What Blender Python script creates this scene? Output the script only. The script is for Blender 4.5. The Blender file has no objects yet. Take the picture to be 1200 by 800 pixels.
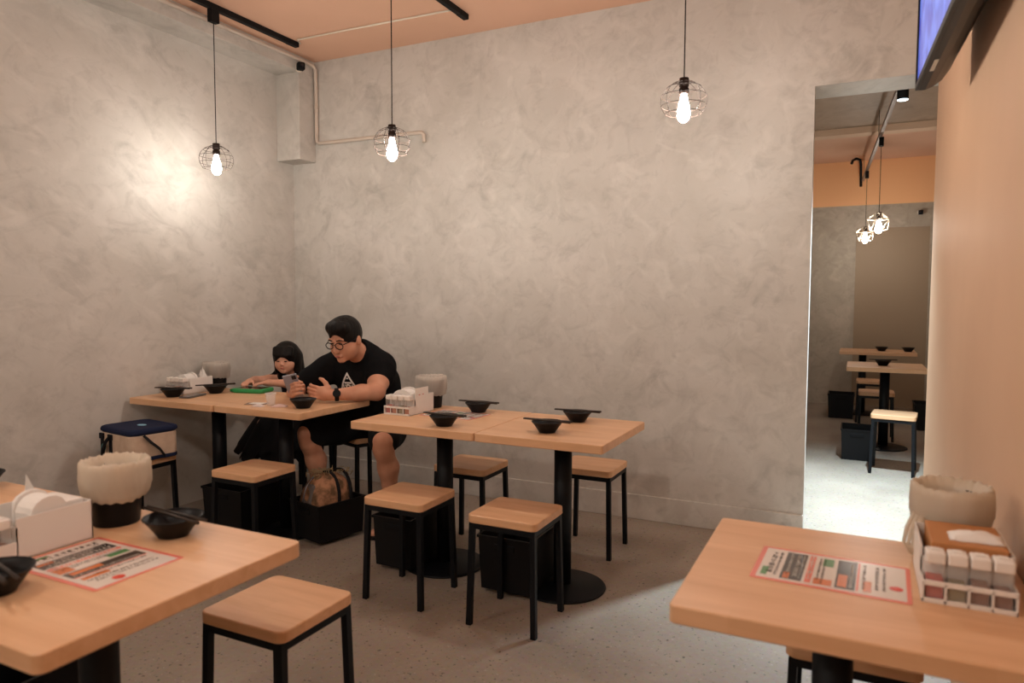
import bpy, bmesh, math, random
import numpy as np
from mathutils import Vector, Matrix, Euler
from mathutils.bvhtree import BVHTree

S = bpy.context.scene
COL = S.collection
R = math.radians
rnd = random.Random(7)

# ------------------------------------------------------------------ camera
def look(yaw, pitch, roll):
    cy, sy, cp, sp, cr, sr = math.cos(yaw), math.sin(yaw), math.cos(pitch), math.sin(pitch), math.cos(roll), math.sin(roll)
    f = Vector((-sy*cp, cy*cp, -sp)); r = Vector((cy, sy, 0)); u = r.cross(f)
    r2 = r*cr + u*sr; u2 = -r*sr + u*cr
    return Matrix(((r2.x, u2.x, -f.x), (r2.y, u2.y, -f.y), (r2.z, u2.z, -f.z)))
cd = bpy.data.cameras.new('camera')
cam = bpy.data.objects.new('camera', cd); COL.objects.link(cam)
cam.matrix_world = Matrix.Translation((0, 0, 1.34)) @ look(R(26.0), R(3.444), R(.19)).to_4x4()
cd.sensor_width = 36; cd.lens = 828*36/1200; cd.clip_start = .05; cd.clip_end = 60
cd.dof.use_dof = True; cd.dof.focus_distance = 4.0; cd.dof.aperture_fstop = 2.8
S.camera = cam

# ------------------------------------------------------------------ world, exposure, light levels
w = bpy.data.worlds.new('world'); S.world = w; w.use_nodes = True
w.node_tree.nodes['Background'].inputs[0].default_value = (.5, .6, .8, 1)
w.node_tree.nodes['Background'].inputs[1].default_value = .02
S.view_settings.view_transform = 'Standard'; S.view_settings.look = 'None'
S.view_settings.exposure = 0.06; S.view_settings.gamma = 1
S.view_settings.use_curve_mapping = False
BULB = 355.0                      # radiance of the pendant bulbs
BULB_COL = (1.0, .915, .81)
SPOT_W = 1150.0                    # cool corridor spotlight
SPOT_COL = (.70, .90, 1.0)
TV_L = 1.0

# ------------------------------------------------------------------ materials
MATS = {}
def nodes(m): return m.node_tree.nodes, m.node_tree.links
def mat(name, col, rough=.6, metal=0, spec=.5, coat=0, emit=None, es=0, alpha=1, trans=0, ior=1.45, sss=0):
    m = bpy.data.materials.new(name); m.use_nodes = True
    b = m.node_tree.nodes['Principled BSDF']
    b.inputs['Base Color'].default_value = (*col, 1); b.inputs['Roughness'].default_value = rough
    b.inputs['Metallic'].default_value = metal; b.inputs['Specular IOR Level'].default_value = spec
    b.inputs['Coat Weight'].default_value = coat; b.inputs['Alpha'].default_value = alpha
    b.inputs['Transmission Weight'].default_value = trans; b.inputs['IOR'].default_value = ior
    if sss:
        b.inputs['Subsurface Weight'].default_value = sss; b.inputs['Subsurface Radius'].default_value = (.02, .008, .004)
    if emit:
        b.inputs['Emission Color'].default_value = (*emit, 1); b.inputs['Emission Strength'].default_value = es
    MATS[name] = m
    return m
def noise_mix(m, c1, c2, scale, detail=6, lo=.35, hi=.65, stretch=(1, 1, 1), rot=(0, 0, 0), distort=0, bump=0, fac=None, bump_dist=.01):
    """colour of a Principled material = ramp over an object-space noise"""
    N, L = nodes(m); b = N['Principled BSDF']
    tc = N.new('ShaderNodeTexCoord'); mp = N.new('ShaderNodeMapping')
    mp.inputs['Scale'].default_value = stretch; mp.inputs['Rotation'].default_value = rot
    nz = N.new('ShaderNodeTexNoise'); nz.inputs['Scale'].default_value = scale; nz.inputs['Detail'].default_value = detail
    nz.inputs['Distortion'].default_value = distort
    rp = N.new('ShaderNodeValToRGB'); rp.color_ramp.elements[0].position = lo; rp.color_ramp.elements[1].position = hi
    rp.color_ramp.elements[0].color = (*c1, 1); rp.color_ramp.elements[1].color = (*c2, 1)
    L.new(tc.outputs['Object'], mp.inputs[0]); L.new(mp.outputs[0], nz.inputs['Vector'])
    L.new(nz.outputs[0], rp.inputs[0]); L.new(rp.outputs[0], b.inputs['Base Color'])
    if bump:
        bp = N.new('ShaderNodeBump'); bp.inputs['Strength'].default_value = bump; bp.inputs['Distance'].default_value = bump_dist
        L.new(nz.outputs[0], bp.inputs['Height']); L.new(bp.outputs[0], b.inputs['Normal'])
    return tc, mp, nz, rp

def plaster(name, c_hi, c_lo, seed=0):
    m = mat(name, c_hi, .55, spec=.35); N, L = nodes(m); b = N['Principled BSDF']
    tc = N.new('ShaderNodeTexCoord')
    def noise(scale, detail, stretch, rot, dist=0, off=0, rough=.55):
        mp = N.new('ShaderNodeMapping'); mp.vector_type = 'TEXTURE'; mp.inputs['Scale'].default_value = stretch; mp.inputs['Rotation'].default_value = rot
        mp.inputs['Location'].default_value = (off+seed, off*1.7, off*.6)
        n = N.new('ShaderNodeTexNoise'); n.inputs['Scale'].default_value = scale; n.inputs['Detail'].default_value = detail
        n.inputs['Distortion'].default_value = dist; n.inputs['Roughness'].default_value = rough
        L.new(tc.outputs['Object'], mp.inputs[0]); L.new(mp.outputs[0], n.inputs['Vector']); return n.outputs[0]
    def ramp(src, lo, hi):
        r = N.new('ShaderNodeMapRange'); r.inputs[1].default_value = lo; r.inputs[2].default_value = hi
        L.new(src, r.inputs[0]); return r.outputs[0]
    def mix(f, a, c):
        x = N.new('ShaderNodeMix'); x.data_type = 'RGBA'
        if isinstance(f, float): x.inputs[0].default_value = f
        else: L.new(f, x.inputs[0])
        for s, v in ((6, a), (7, c)):
            if isinstance(v, tuple): x.inputs[s].default_value = (*v, 1)
            else: L.new(v, x.inputs[s])
        return x.outputs[2]
    def mul(a, k):
        x = N.new('ShaderNodeMath'); x.operation = 'MULTIPLY'; L.new(a, x.inputs[0]); x.inputs[1].default_value = k; return x.outputs[0]
    cloud = ramp(noise(1.6, 7, (1, 1, 1), (0, 0, 0), .8), .30, .70)
    t1 = ramp(noise(6.0, 9, (1, 1, 2.2), (R(50), R(50), 0), 1.0, 3, .62), .50, .72)
    t2 = ramp(noise(7.0, 9, (1, 1, 2.4), (R(-55), R(-55), 0), 1.0, 9, .62), .52, .74)
    t3 = ramp(noise(15, 8, (1, 1, 2.0), (R(40), R(60), 0), .8, 14, .6), .55, .74)
    patch = ramp(noise(1.3, 3, (1, 1, 1), (0, 0, 0), .4, 31), .40, .62)
    def mulv(a, q):
        x = N.new('ShaderNodeMath'); x.operation = 'MULTIPLY'; L.new(a, x.inputs[0]); L.new(q, x.inputs[1]); return x.outputs[0]
    c = mix(cloud, c_lo, c_hi)
    dark = tuple(v*.62 for v in c_lo)
    c = mix(mulv(mul(t1, .62), patch), c, dark); c = mix(mul(t2, .40), c, dark); c = mix(mul(t3, .30), c, dark)
    t4 = ramp(noise(6.5, 8, (1, 1, 2.4), (R(60), R(-45), 0), 1.0, 21), .52, .76)
    c = mix(mul(t4, .42), c, tuple(min(1, v*1.22) for v in c_hi))
    L.new(c, b.inputs['Base Color'])
    bp = N.new('ShaderNodeBump'); bp.inputs['Strength'].default_value = .25; bp.inputs['Distance'].default_value = .004
    L.new(t1, bp.inputs['Height']); L.new(bp.outputs[0], b.inputs['Normal'])
    return m
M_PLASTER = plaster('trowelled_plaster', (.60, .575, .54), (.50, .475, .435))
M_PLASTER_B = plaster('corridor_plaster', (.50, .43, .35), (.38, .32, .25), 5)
M_BROWNP = plaster('brown_grey_plaster', (.40, .29, .21), (.32, .23, .16), 11)
M_PEACH = mat('peach_paint', (.62, .39, .25), .6, spec=.3)
noise_mix(M_PEACH, (.60, .375, .24), (.64, .41, .265), 2.0, 4)
M_CEIL = mat('terracotta_ceiling_paint', (.60, .36, .23), .7, spec=.2)
noise_mix(M_CEIL, (.70, .435, .305), (.75, .47, .335), 1.3, 3)
M_FARP = mat('orange_peach_paint', (.92, .51, .26), .65, spec=.25)
M_BEAM = mat('pale_peach_paint', (.70, .50, .36), .7, spec=.2)

def floor_mat():
    m = mat('terrazzo_concrete', (.3, .28, .25), .42, spec=.45); N, L = nodes(m); b = N['Principled BSDF']
    tc, mp, nz, rp = noise_mix(m, (.245, .20, .16), (.34, .285, .235), 2.2, 8, .3, .7)
    v = N.new('ShaderNodeTexVoronoi'); v.inputs['Scale'].default_value = 70; L.new(tc.outputs['Object'], v.inputs['Vector'])
    n2 = N.new('ShaderNodeTexNoise'); n2.inputs['Scale'].default_value = 56; n2.inputs['Detail'].default_value = 2
    L.new(tc.outputs['Object'], n2.inputs['Vector'])
    lt = N.new('ShaderNodeMapRange'); lt.inputs[1].default_value = .66; lt.inputs[2].default_value = .72; L.new(n2.outputs[0], lt.inputs[0])
    dk = N.new('ShaderNodeMapRange'); dk.inputs[1].default_value = .36; dk.inputs[2].default_value = .30; L.new(n2.outputs[0], dk.inputs[0])
    x = N.new('ShaderNodeMix'); x.data_type = 'RGBA'; L.new(lt.outputs[0], x.inputs[0]); L.new(rp.outputs[0], x.inputs[6]); x.inputs[7].default_value = (.39, .335, .285, 1)
    y = N.new('ShaderNodeMix'); y.data_type = 'RGBA'; L.new(dk.outputs[0], y.inputs[0]); L.new(x.outputs[2], y.inputs[6]); y.inputs[7].default_value = (.08, .065, .055, 1)
    vc = N.new('ShaderNodeMix'); vc.data_type = 'RGBA'; vc.inputs[0].default_value = .03; L.new(y.outputs[2], vc.inputs[6]); L.new(v.outputs['Color'], vc.inputs[7])
    L.new(vc.outputs[2], b.inputs['Base Color'])
    return m
M_FLOOR = floor_mat()

def wood(name, c1, c2, strip=.055, rough=.38):
    m = mat(name, c1, rough, spec=.4); N, L = nodes(m); b = N['Principled BSDF']
    tc = N.new('ShaderNodeTexCoord')
    br = N.new('ShaderNodeTexBrick')
    br.inputs['Scale'].default_value = 1; br.inputs['Mortar Size'].default_value = 0; br.inputs['Brick Width'].default_value = .42; br.inputs['Row Height'].default_value = strip
    br.inputs['Color1'].default_value = (0, 0, 0, 1); br.inputs['Color2'].default_value = (1, 1, 1, 1); br.inputs['Mortar'].default_value = (.5, .5, .5, 1)
    L.new(tc.outputs['Object'], br.inputs['Vector'])
    mp = N.new('ShaderNodeMapping'); mp.inputs['Scale'].default_value = (3.0, 42, 42); L.new(tc.outputs['Object'], mp.inputs[0])
    nz = N.new('ShaderNodeTexNoise'); nz.inputs['Scale'].default_value = 1.0; nz.inputs['Detail'].default_value = 5; nz.inputs['Distortion'].default_value = .8
    L.new(mp.outputs[0], nz.inputs['Vector'])
    mp2 = N.new('ShaderNodeMapping'); mp2.inputs['Scale'].default_value = (1.5, 9, 9); L.new(tc.outputs['Object'], mp2.inputs[0])
    n3 = N.new('ShaderNodeTexNoise'); n3.inputs['Scale'].default_value = 1.6; n3.inputs['Detail'].default_value = 4; L.new(mp2.outputs[0], n3.inputs['Vector'])
    add = N.new('ShaderNodeMath'); add.operation = 'MULTIPLY_ADD'; L.new(nz.outputs[0], add.inputs[0]); add.inputs[1].default_value = .55
    sc = N.new('ShaderNodeMath'); sc.operation = 'MULTIPLY'; L.new(br.outputs['Color'], sc.inputs[0]); sc.inputs[1].default_value = .16; L.new(sc.outputs[0], add.inputs[2])
    ad2 = N.new('ShaderNodeMath'); ad2.operation = 'MULTIPLY_ADD'; L.new(n3.outputs[0], ad2.inputs[0]); ad2.inputs[1].default_value = .75; L.new(add.outputs[0], ad2.inputs[2])
    rp = N.new('ShaderNodeValToRGB'); rp.color_ramp.elements[0].position = .45; rp.color_ramp.elements[1].position = 1.0
    rp.color_ramp.elements[0].color = (*c1, 1); rp.color_ramp.elements[1].color = (*c2, 1)
    L.new(ad2.outputs[0], rp.inputs[0]); L.new(rp.outputs[0], b.inputs['Base Color'])
    return m
M_WOOD = wood('beech_veneer', (.76, .475, .285), (.62, .35, .185))
M_SEAT = wood('beech_seat', (.75, .46, .27), (.60, .33, .17), .06)
M_BLACK = mat('black_powder_coat', (.005, .006, .008), .45, spec=.22)
M_BLACKM = mat('matt_black', (.006, .006, .007), .6, spec=.2)
M_BOXBLK = mat('black_plastic', (.007, .007, .008), .5, spec=.22)
M_BOWL = mat('black_bowl_glaze', (.005, .005, .006), .42, spec=.25)
M_CONDUIT = mat('painted_conduit', (.57, .49, .42), .5)
M_CREAM = mat('cream_plastic', (.75, .68, .58), .5)
M_WHITE = mat('white_plastic', (.80, .76, .72), .4)
M_PAPER = mat('white_paper', (.80, .77, .74), .85, spec=.2)
M_JARBODY = mat('clear_jar_plastic', (.80, .78, .76), .15, alpha=.20, spec=.5)
M_CLEAR = mat('clear_cup_plastic', (.9, .88, .88), .1, alpha=.25, spec=.6)
M_RED = mat('chili_powder', (.42, .035, .02), .9)
M_ORANGE = mat('orange_seasoning', (.45, .12, .03), .9)
M_OLIVE = mat('pepper_seasoning', (.22, .17, .07), .9)
M_BROWN = mat('brown_spice', (.20, .07, .035), .9)
M_BOARD = mat('brown_card', (.46, .20, .07), .6)
M_MENUP = mat('laminated_paper', (.74, .66, .60), .22, spec=.5, coat=.4)
M_MENUR = mat('laminated_red_border', (.78, .20, .15), .22, spec=.5, coat=.4)
M_INK = mat('ink_dark', (.035, .025, .025), .25, coat=.4)
M_INKR = mat('ink_red', (.65, .05, .03), .25, coat=.4)
M_INKO = mat('ink_orange', (.62, .17, .05), .25, coat=.4)
M_INKG = mat('ink_green', (.10, .26, .10), .25, coat=.4)
M_INKW = mat('ink_cream', (.70, .66, .58), .25, coat=.4)
M_INKP = mat('ink_photo', (.28, .14, .08), .25, coat=.4)
def bagmat(name, col, a):
    m = mat(name, col, .35, spec=.5, alpha=a); N, L = nodes(m); b = N['Principled BSDF']
    t = N.new('ShaderNodeBsdfTranslucent'); t.inputs[0].default_value = (*col, 1)
    x = N.new('ShaderNodeMixShader'); x.inputs[0].default_value = .35
    o = N['Material Output']; L.new(b.outputs[0], x.inputs[1]); L.new(t.outputs[0], x.inputs[2]); L.new(x.outputs[0], o.inputs[0])
    return m
M_BAG = bagmat('thin_plastic_bag', (.78, .68, .55), .88)
M_BAGC = bagmat('sheer_plastic_bag', (.80, .75, .69), .52)
M_CHOP = mat('dark_brown_chopstick', (.030, .021, .016), .45, spec=.35)
M_BULB = mat('glowing_bulb', (1, 1, 1), .3, emit=BULB_COL, es=BULB)
M_BULBD = mat('dimmer_glowing_bulb', (1, 1, 1), .3, emit=BULB_COL, es=BULB*.5)
M_CAGE = mat('bronze_wire', (.022, .013, .010), .6, spec=.2)
M_CAGE2 = mat('bright_wire', (.62, .52, .42), .3, metal=.7)
M_RAILP = mat('black_rail_reflection_tint', (.22, .15, .115), .45, spec=.4)  # black rail; the pinkish light reflected on it is put into this colour
M_LENS = mat('lit_spot_lens', (1, 1, 1), .3, emit=SPOT_COL, es=12)
M_NAVY = mat('navy_fabric', (.012, .018, .05), .8, spec=.2)
M_BEIGE = mat('beige_quilted_fabric', (.56, .42, .32), .85, spec=.2)
noise_mix(M_BEIGE, (.50, .37, .28), (.60, .46, .35), 25, 4, .3, .7, bump=.4)
M_STRAP = mat('black_webbing', (.01, .01, .012), .8, spec=.2)
M_BLUE = mat('pale_blue_print', (.20, .42, .58), .6)
M_TEAL = mat('teal_tag', (.05, .16, .16), .4)
M_SKIN = mat('skin', (.58, .285, .18), .5, spec=.35, sss=.0)
noise_mix(M_SKIN, (.55, .26, .165), (.61, .31, .20), 18, 3)
M_SKINC = mat('child_skin', (.64, .33, .22), .5, spec=.35)
noise_mix(M_SKINC, (.62, .30, .20), (.67, .37, .26), 18, 3)
M_LIP = mat('lips', (.42, .12, .09), .45)
M_HAIR = mat('black_hair', (.010, .008, .008), .5, spec=.2)
noise_mix(M_HAIR, (.004, .003, .003), (.009, .007, .006), 60, 4, stretch=(1, 1, .2), bump=.5)
M_SHIRT = mat('black_cotton', (.007, .007, .008), .9, spec=.1)
noise_mix(M_SHIRT, (.005, .005, .006), (.009, .009, .010), 8, 4, bump=.6, bump_dist=.02)
M_SHORTS = mat('black_shorts_cloth', (.010, .010, .011), .9, spec=.15)
M_DRESS = mat('dark_navy_dress', (.012, .014, .024), .85, spec=.2)
M_TULLE = mat('black_tulle', (.010, .010, .012), .8, spec=.2)
M_SEQUIN = mat('silver_sequin', (.6, .6, .62), .2, metal=.8)
M_PRINT = mat('white_shirt_print', (.74, .72, .70), .8)
M_GREEN = mat('green_foam', (.03, .30, .09), .55)
M_SCREEN = mat('dark_glass', (.012, .012, .016), .12, spec=.6)
M_PHONE = mat('grey_phone_back', (.30, .31, .36), .3, metal=.3)
M_PHONE2 = mat('dark_grey_case', (.10, .095, .095), .4)
M_DOOR = mat('brown_door_paint', (.33, .24, .16), .6)
M_GREYPANEL = mat('grey_bag_panel', (.13, .115, .11), .8)
M_BAGFAB = mat('patterned_bag_fabric', (.35, .2, .12), .85, spec=.2)
noise_mix(M_BAGFAB, (.14, .085, .05), (.46, .24, .14), 22, 5, .38, .62, bump=.5)
M_FRILL = mat('straw_fringe', (.36, .27, .15), .9)
M_TVB = mat('black_tv_shell', (.010, .009, .008), .4, spec=.3)
def tv_screen():
    m = mat('lit_tv_picture', (.02, .02, .03), .2, es=TV_L, emit=(.3, .4, .9)); N, L = nodes(m); b = N['Principled BSDF']
    tc, mp, nz, rp = noise_mix(m, (.06, .08, .48), (.17, .28, .85), 6, 5, .35, .65, distort=1.0)
    b.inputs['Base Color'].default_value = (.02, .02, .03, 1)
    for l in list(b.inputs['Base Color'].links): L.remove(l)
    L.new(rp.outputs[0], b.inputs['Emission Color'])
    return m
M_TV = tv_screen()

# ------------------------------------------------------------------ helpers
def box(bm, lo, hi, bev=0, seg=2, mi=0, rot=None, piv=None):
    t = bmesh.new()
    c = [(a+b)/2 for a, b in zip(lo, hi)]; s = [b-a for a, b in zip(lo, hi)]
    bmesh.ops.create_cube(t, size=1, matrix=Matrix.Translation(c) @ Matrix.Diagonal((*s, 1)))
    if bev: bmesh.ops.bevel(t, geom=t.edges[:], offset=bev, segments=seg, affect='EDGES', profile=.5)
    if rot is not None: bmesh.ops.transform(t, matrix=Matrix.Translation(piv or c) @ rot.to_4x4() @ Matrix.Translation([-v for v in (piv or c)]), verts=t.verts)
    join(bm, t, mi)
def join(bm, t, mi=0):
    mp = {v: bm.verts.new(v.co) for v in t.verts}
    for f in t.faces:
        try: nf = bm.faces.new([mp[v] for v in f.verts])
        except ValueError: continue
        nf.material_index = mi; nf.smooth = f.smooth
    t.free()
def slab(bm, lo, hi, rad, bev=.003, mi=0, n=5):
    """box with rounded vertical corners and softened rims"""
    t = bmesh.new(); pts = []
    for cx, cy, a0 in ((hi[0]-rad, hi[1]-rad, 0), (lo[0]+rad, hi[1]-rad, 90), (lo[0]+rad, lo[1]+rad, 180), (hi[0]-rad, lo[1]+rad, 270)):
        for k in range(n+1):
            a = R(a0+90*k/n); pts.append((cx+rad*math.cos(a), cy+rad*math.sin(a)))
    rings = []
    cx, cy = (lo[0]+hi[0])/2, (lo[1]+hi[1])/2
    for z, ins in ((lo[2], bev), (lo[2]+bev, 0), (hi[2]-bev, 0), (hi[2]-bev*.3, bev*.3), (hi[2], bev)):
        sx = 1-ins/((hi[0]-lo[0])/2); sy = 1-ins/((hi[1]-lo[1])/2)
        rings.append([t.verts.new((cx+(x-cx)*sx, cy+(y-cy)*sy, z)) for x, y in pts])
    m = len(pts)
    for a, b in zip(rings, rings[1:]):
        for k in range(m): t.faces.new((a[k], a[(k+1) % m], b[(k+1) % m], b[k]))
    t.faces.new(rings[-1]); t.faces.new(rings[0][::-1])
    join(bm, t, mi)
def lathe(bm, prof, n=24, c=(0, 0, 0), mi=0, fr=None, smooth=True, cap=True):
    """revolve (radius, z) profile; fr(angle, i) scales the radius"""
    rings = []
    for i, (r, z) in enumerate(prof):
        ring = []
        for k in range(n):
            a = 2*math.pi*k/n; q = fr(a, i) if fr else (1, 0)
            ring.append(bm.verts.new((c[0]+r*q[0]*math.cos(a), c[1]+r*q[0]*math.sin(a), c[2]+z+q[1])))
        rings.append(ring)
    for a, b in zip(rings, rings[1:]):
        for k in range(n):
            f = bm.faces.new((a[k], a[(k+1) % n], b[(k+1) % n], b[k])); f.smooth = smooth; f.material_index = mi
    if cap:
        for ring, rev in ((rings[0], True), (rings[-1], False)):
            f = bm.faces.new(ring[::-1] if rev else ring); f.material_index = mi
def tube(bm, pts, r, n=8, closed=False, mi=0, flat=1.0):
    pts = [Vector(p) for p in pts]; rings = []; m = len(pts); up = None
    for i, p in enumerate(pts):
        if closed: d = pts[(i+1) % m]-pts[i-1]
        else: d = pts[min(i+1, m-1)]-pts[max(i-1, 0)]
        d.normalize()
        if up is None: up = Vector((0, 0, 1)) if abs(d.z) < .9 else Vector((1, 0, 0))
        s = d.cross(up).normalized(); up = s.cross(d).normalized()
        rr = r[i] if isinstance(r, (list, tuple)) else r
        rings.append([bm.verts.new(p+(s*math.cos(2*math.pi*k/n)+up*math.sin(2*math.pi*k/n)*flat)*rr) for k in range(n)])
    pr = list(zip(rings, rings[1:]))+([(rings[-1], rings[0])] if closed else [])
    for a, b in pr:
        for k in range(n):
            f = bm.faces.new((a[k], a[(k+1) % n], b[(k+1) % n], b[k])); f.smooth = True; f.material_index = mi
    if not closed:
        bm.faces.new(rings[0][::-1]).material_index = mi; bm.faces.new(rings[-1]).material_index = mi
def bar(bm, a, b, w, mi=0, h=None):
    """square bar from a to b"""
    a, b = Vector(a), Vector(b); d = (b-a); ln = d.length
    t = bmesh.new(); bmesh.ops.create_cube(t, size=1, matrix=Matrix.Diagonal((w, h or w, ln, 1)))
    q = Vector((0, 0, 1)).rotation_difference(d.normalized())
    bmesh.ops.transform(t, matrix=Matrix.Translation((a+b)/2) @ q.to_matrix().to_4x4(), verts=t.verts); join(bm, t, mi)
def obj(name, bm, m, parent=None, loc=None, recalc=True):
    if recalc: bmesh.ops.recalc_face_normals(bm, faces=bm.faces[:])
    me = bpy.data.meshes.new(name); bm.to_mesh(me); bm.free()
    for x in (m if isinstance(m, (list, tuple)) else [m]): me.materials.append(x)
    o = bpy.data.objects.new(name, me); COL.objects.link(o)
    if parent: o.parent = parent
    if loc: o.location = loc
    return o
def new(): return bmesh.new()
def tag(o, label, cat, group=None):
    o['label'] = label; o['category'] = cat
    if group: o['group'] = group
    return o
def thing(name, label, cat, loc=(0, 0, 0), rz=0, group=None):
    o = bpy.data.objects.new(name, None); COL.objects.link(o); o.empty_display_size = .05
    o.location = loc; o.rotation_euler = (0, 0, rz)
    return tag(o, label, cat, group)
def struct(name, bm, m):
    o = obj(name, bm, m); o['kind'] = 'structure'; return o
def dup(root, label, loc, rz=0, group=None, skip=()):
    r = root.copy(); COL.objects.link(r); r.location = loc; r.rotation_euler = (0, 0, rz); r['label'] = label
    if group: r['group'] = group
    for ch in list(root.children):
        if ch.name.split('.')[0] in skip: continue
        c = ch.copy(); COL.objects.link(c); c.parent = r
        for g in list(ch.children):
            d = g.copy(); COL.objects.link(d); d.parent = c
    return r

# ------------------------------------------------------------------ room shell
XL, XR, YB, YF, ZC = -3.89, .335, 4.17, -2.4, 3.085
JX, HZ, WT = -.236, 2.48, .27       # door jamb, header height, wall thickness
FX0, FX1, FY = -2.6, 2.2, 10.0      # corridor / far room
b = new(); box(b, (XL-.2, YF-.2, -.1), (FX1+.2, FY+.2, 0)); struct('floor', b, M_FLOOR)
b = new(); box(b, (XL-.2, YF-.2, ZC), (FX1+.2, FY+.2, ZC+.1)); struct('ceiling', b, M_CEIL)
b = new(); box(b, (XL-.2, YF-.2, 0), (XL, YB+WT, ZC)); struct('wall_left', b, M_PLASTER)
b = new()
lo4 = [b.verts.new((x, y, 0)) for x, y in ((XL, YB), (JX, YB), (JX-.011, YB+WT), (XL, YB+WT))]
hi4 = [b.verts.new((v.co.x, v.co.y, ZC)) for v in lo4]
for k in range(4): b.faces.new((lo4[k], lo4[(k+1) % 4], hi4[(k+1) % 4], hi4[k]))
b.faces.new(lo4[::-1]); b.faces.new(hi4)
box(b, (JX-.012, YB, HZ), (XR+.17, YB+WT, ZC)); struct('wall_back', b, M_PLASTER)
b = new(); box(b, (XR, YF-.2, 0), (XR+.17, YB+.03, ZC)); struct('wall_right', b, M_PEACH)
b = new(); box(b, (XL, YF-.2, 0), (XR, YF, ZC)); struct('wall_front', b, M_PLASTER)
b = new(); box(b, (XL, YB-.014, 0), (JX, YB, .15), .003); struct('baseboard_back', b, M_PLASTER)
b = new(); box(b, (XL, YF, 2.975), (-3.67, YB, ZC), .004); struct('trim_1', b, M_PLASTER)
b = new(); box(b, (XL, 4.0, 2.35), (-3.67, YB, 2.975), .004); struct('trim_2', b, M_PLASTER)
# far room beyond the opening
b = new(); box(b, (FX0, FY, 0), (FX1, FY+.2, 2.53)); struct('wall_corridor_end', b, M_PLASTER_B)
b = new(); box(b, (FX0, FY-.004, 2.53), (FX1, FY+.2, ZC)); struct('wall_corridor_end_upper', b, M_FARP)
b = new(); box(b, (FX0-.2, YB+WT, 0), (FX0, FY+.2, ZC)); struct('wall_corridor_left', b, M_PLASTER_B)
b = new(); box(b, (FX1, YB+.03, 0), (FX1+.2, FY+.2, ZC)); struct('wall_corridor_right', b, M_PEACH)
b = new(); box(b, (XR+.17, YB+.03, 0), (FX1, YB+WT, ZC)); struct('wall_corridor_front', b, M_PEACH)
b = new(); box(b, (FX0, 8.0, 3.01), (FX1, 8.16, ZC)); struct('trim_3', b, M_BEAM)
b = new(); box(b, (FX0, YB+WT, ZC-.012), (FX1, 8.0, ZC)); struct('trim_4', b, M_BROWNP)
b = new(); box(b, (-.036, FY-.018, .0), (.77, FY, 2.24), .003); d1 = struct('door_1', b, M_DOOR)
b = new()
for x0, x1, z0, z1 in ((-.056, -.036, 0, 2.26), (.77, .79, 0, 2.26), (-.036, .77, 2.24, 2.26)): box(b, (x0, FY-.03, z0), (x1, FY, z1))
obj('door_frame', b, M_PLASTER_B, d1)

# ------------------------------------------------------------------ conduits, rails, small fittings
b = new()
P = [(-3.655, YF, 3.052)]+[(-3.655, y, 3.052) for y in (1, 2.5, 4.09)]+[(-3.652, 4.13, 3.045), (-3.645, 4.148, 3.02)]+[(-3.645, 4.152, z) for z in (2.8, 2.52)]+[(-3.640, 4.152, 2.497), (-3.62, 4.152, 2.485)]+[(-3.2, 4.152, 2.482), (-2.735, 4.152, 2.478), (-2.715, 4.152, 2.474), (-2.702, 4.152, 2.46), (-2.70, 4.152, 2.41)]
tube(b, P, .0135, 10)
o = obj('conduit_pipe', b, M_CONDUIT); tag(o, 'painted conduit pipe along the left beam, down the corner and across the back wall', 'pipe')
for p in ((-3.655, 2.1, 3.052), (-3.655, 3.3, 3.052), (-3.645, 4.152, 2.75)):
    b = new(); lathe(b, [(.0165, -.012), (.0165, .012)], 12, p); obj('pipe_clip', b, M_CONDUIT, o)
b = new(); tube(b, [(-3.47, 3.80, ZC-.012), (-3.44, 3.745, ZC-.007), (-3.0, 3.75, ZC-.007), (-2.25, 3.77, ZC-.007)], .006, 8)
tag(obj('conduit_pipe', b, M_CREAM), 'thin cream conduit running across the ceiling between the two black rails', 'pipe')

def rail(x, y1, label):
    t = thing('track_rail', label, 'light rail', (x, y1, ZC), 0, 'ceiling light rails')
    b = new(); box(b, (-.018, YF-y1+.2, -.032), (.018, 0, 0), .003); obj('rail_body', b, M_BLACKM, t)
    b = new(); box(b, (-.019, -.09, -.034), (.019, .004, -.001), .004); obj('end_cap', b, M_BLACKM, t)
    return t
rail(-3.5, 3.80, 'black ceiling light rail nearest the left wall')
rail(-2.215, 3.88, 'black ceiling light rail in the middle, ending short of the back wall')
rail(-.70, 3.70, 'black ceiling light rail above the frame on the right')

def cage_bm():
    b = new(); r = .0975
    for k in range(8):
        a = 2*math.pi*k/8+.2; pts = []
        for i in range(13):
            th = R(8+(128-8)*i/12); pts.append((r*math.sin(th)*math.cos(a), r*math.sin(th)*math.sin(a), r*math.cos(th)*.86))
        tube(b, pts, .0014, 5)
    for th in (20, 48, 76, 104, 128):
        th = R(th); tube(b, [(r*math.sin(th)*math.cos(2*math.pi*k/28), r*math.sin(th)*math.sin(2*math.pi*k/28), r*math.cos(th)*.86) for k in range(28)], .0014, 5, True)
    return b
def diamond_bm():
    b = new(); top, mid, low = [], [], []
    for k in range(5):
        a = 2*math.pi*k/5; a2 = a+math.pi/5
        top.append((.035*math.cos(a), .035*math.sin(a), .085)); mid.append((.1*math.cos(a2), .1*math.sin(a2), .035)); low.append((.075*math.cos(a), .075*math.sin(a), -.06))
    for k in range(5):
        j = (k+1) % 5
        for p, q in ((top[k], top[j]), (top[k], mid[k]), (top[j], mid[k]), (mid[k], low[k]), (mid[k], low[j]), (low[k], low[j]), (mid[k], mid[j])): tube(b, [p, q], .0028, 5)
    return b
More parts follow.
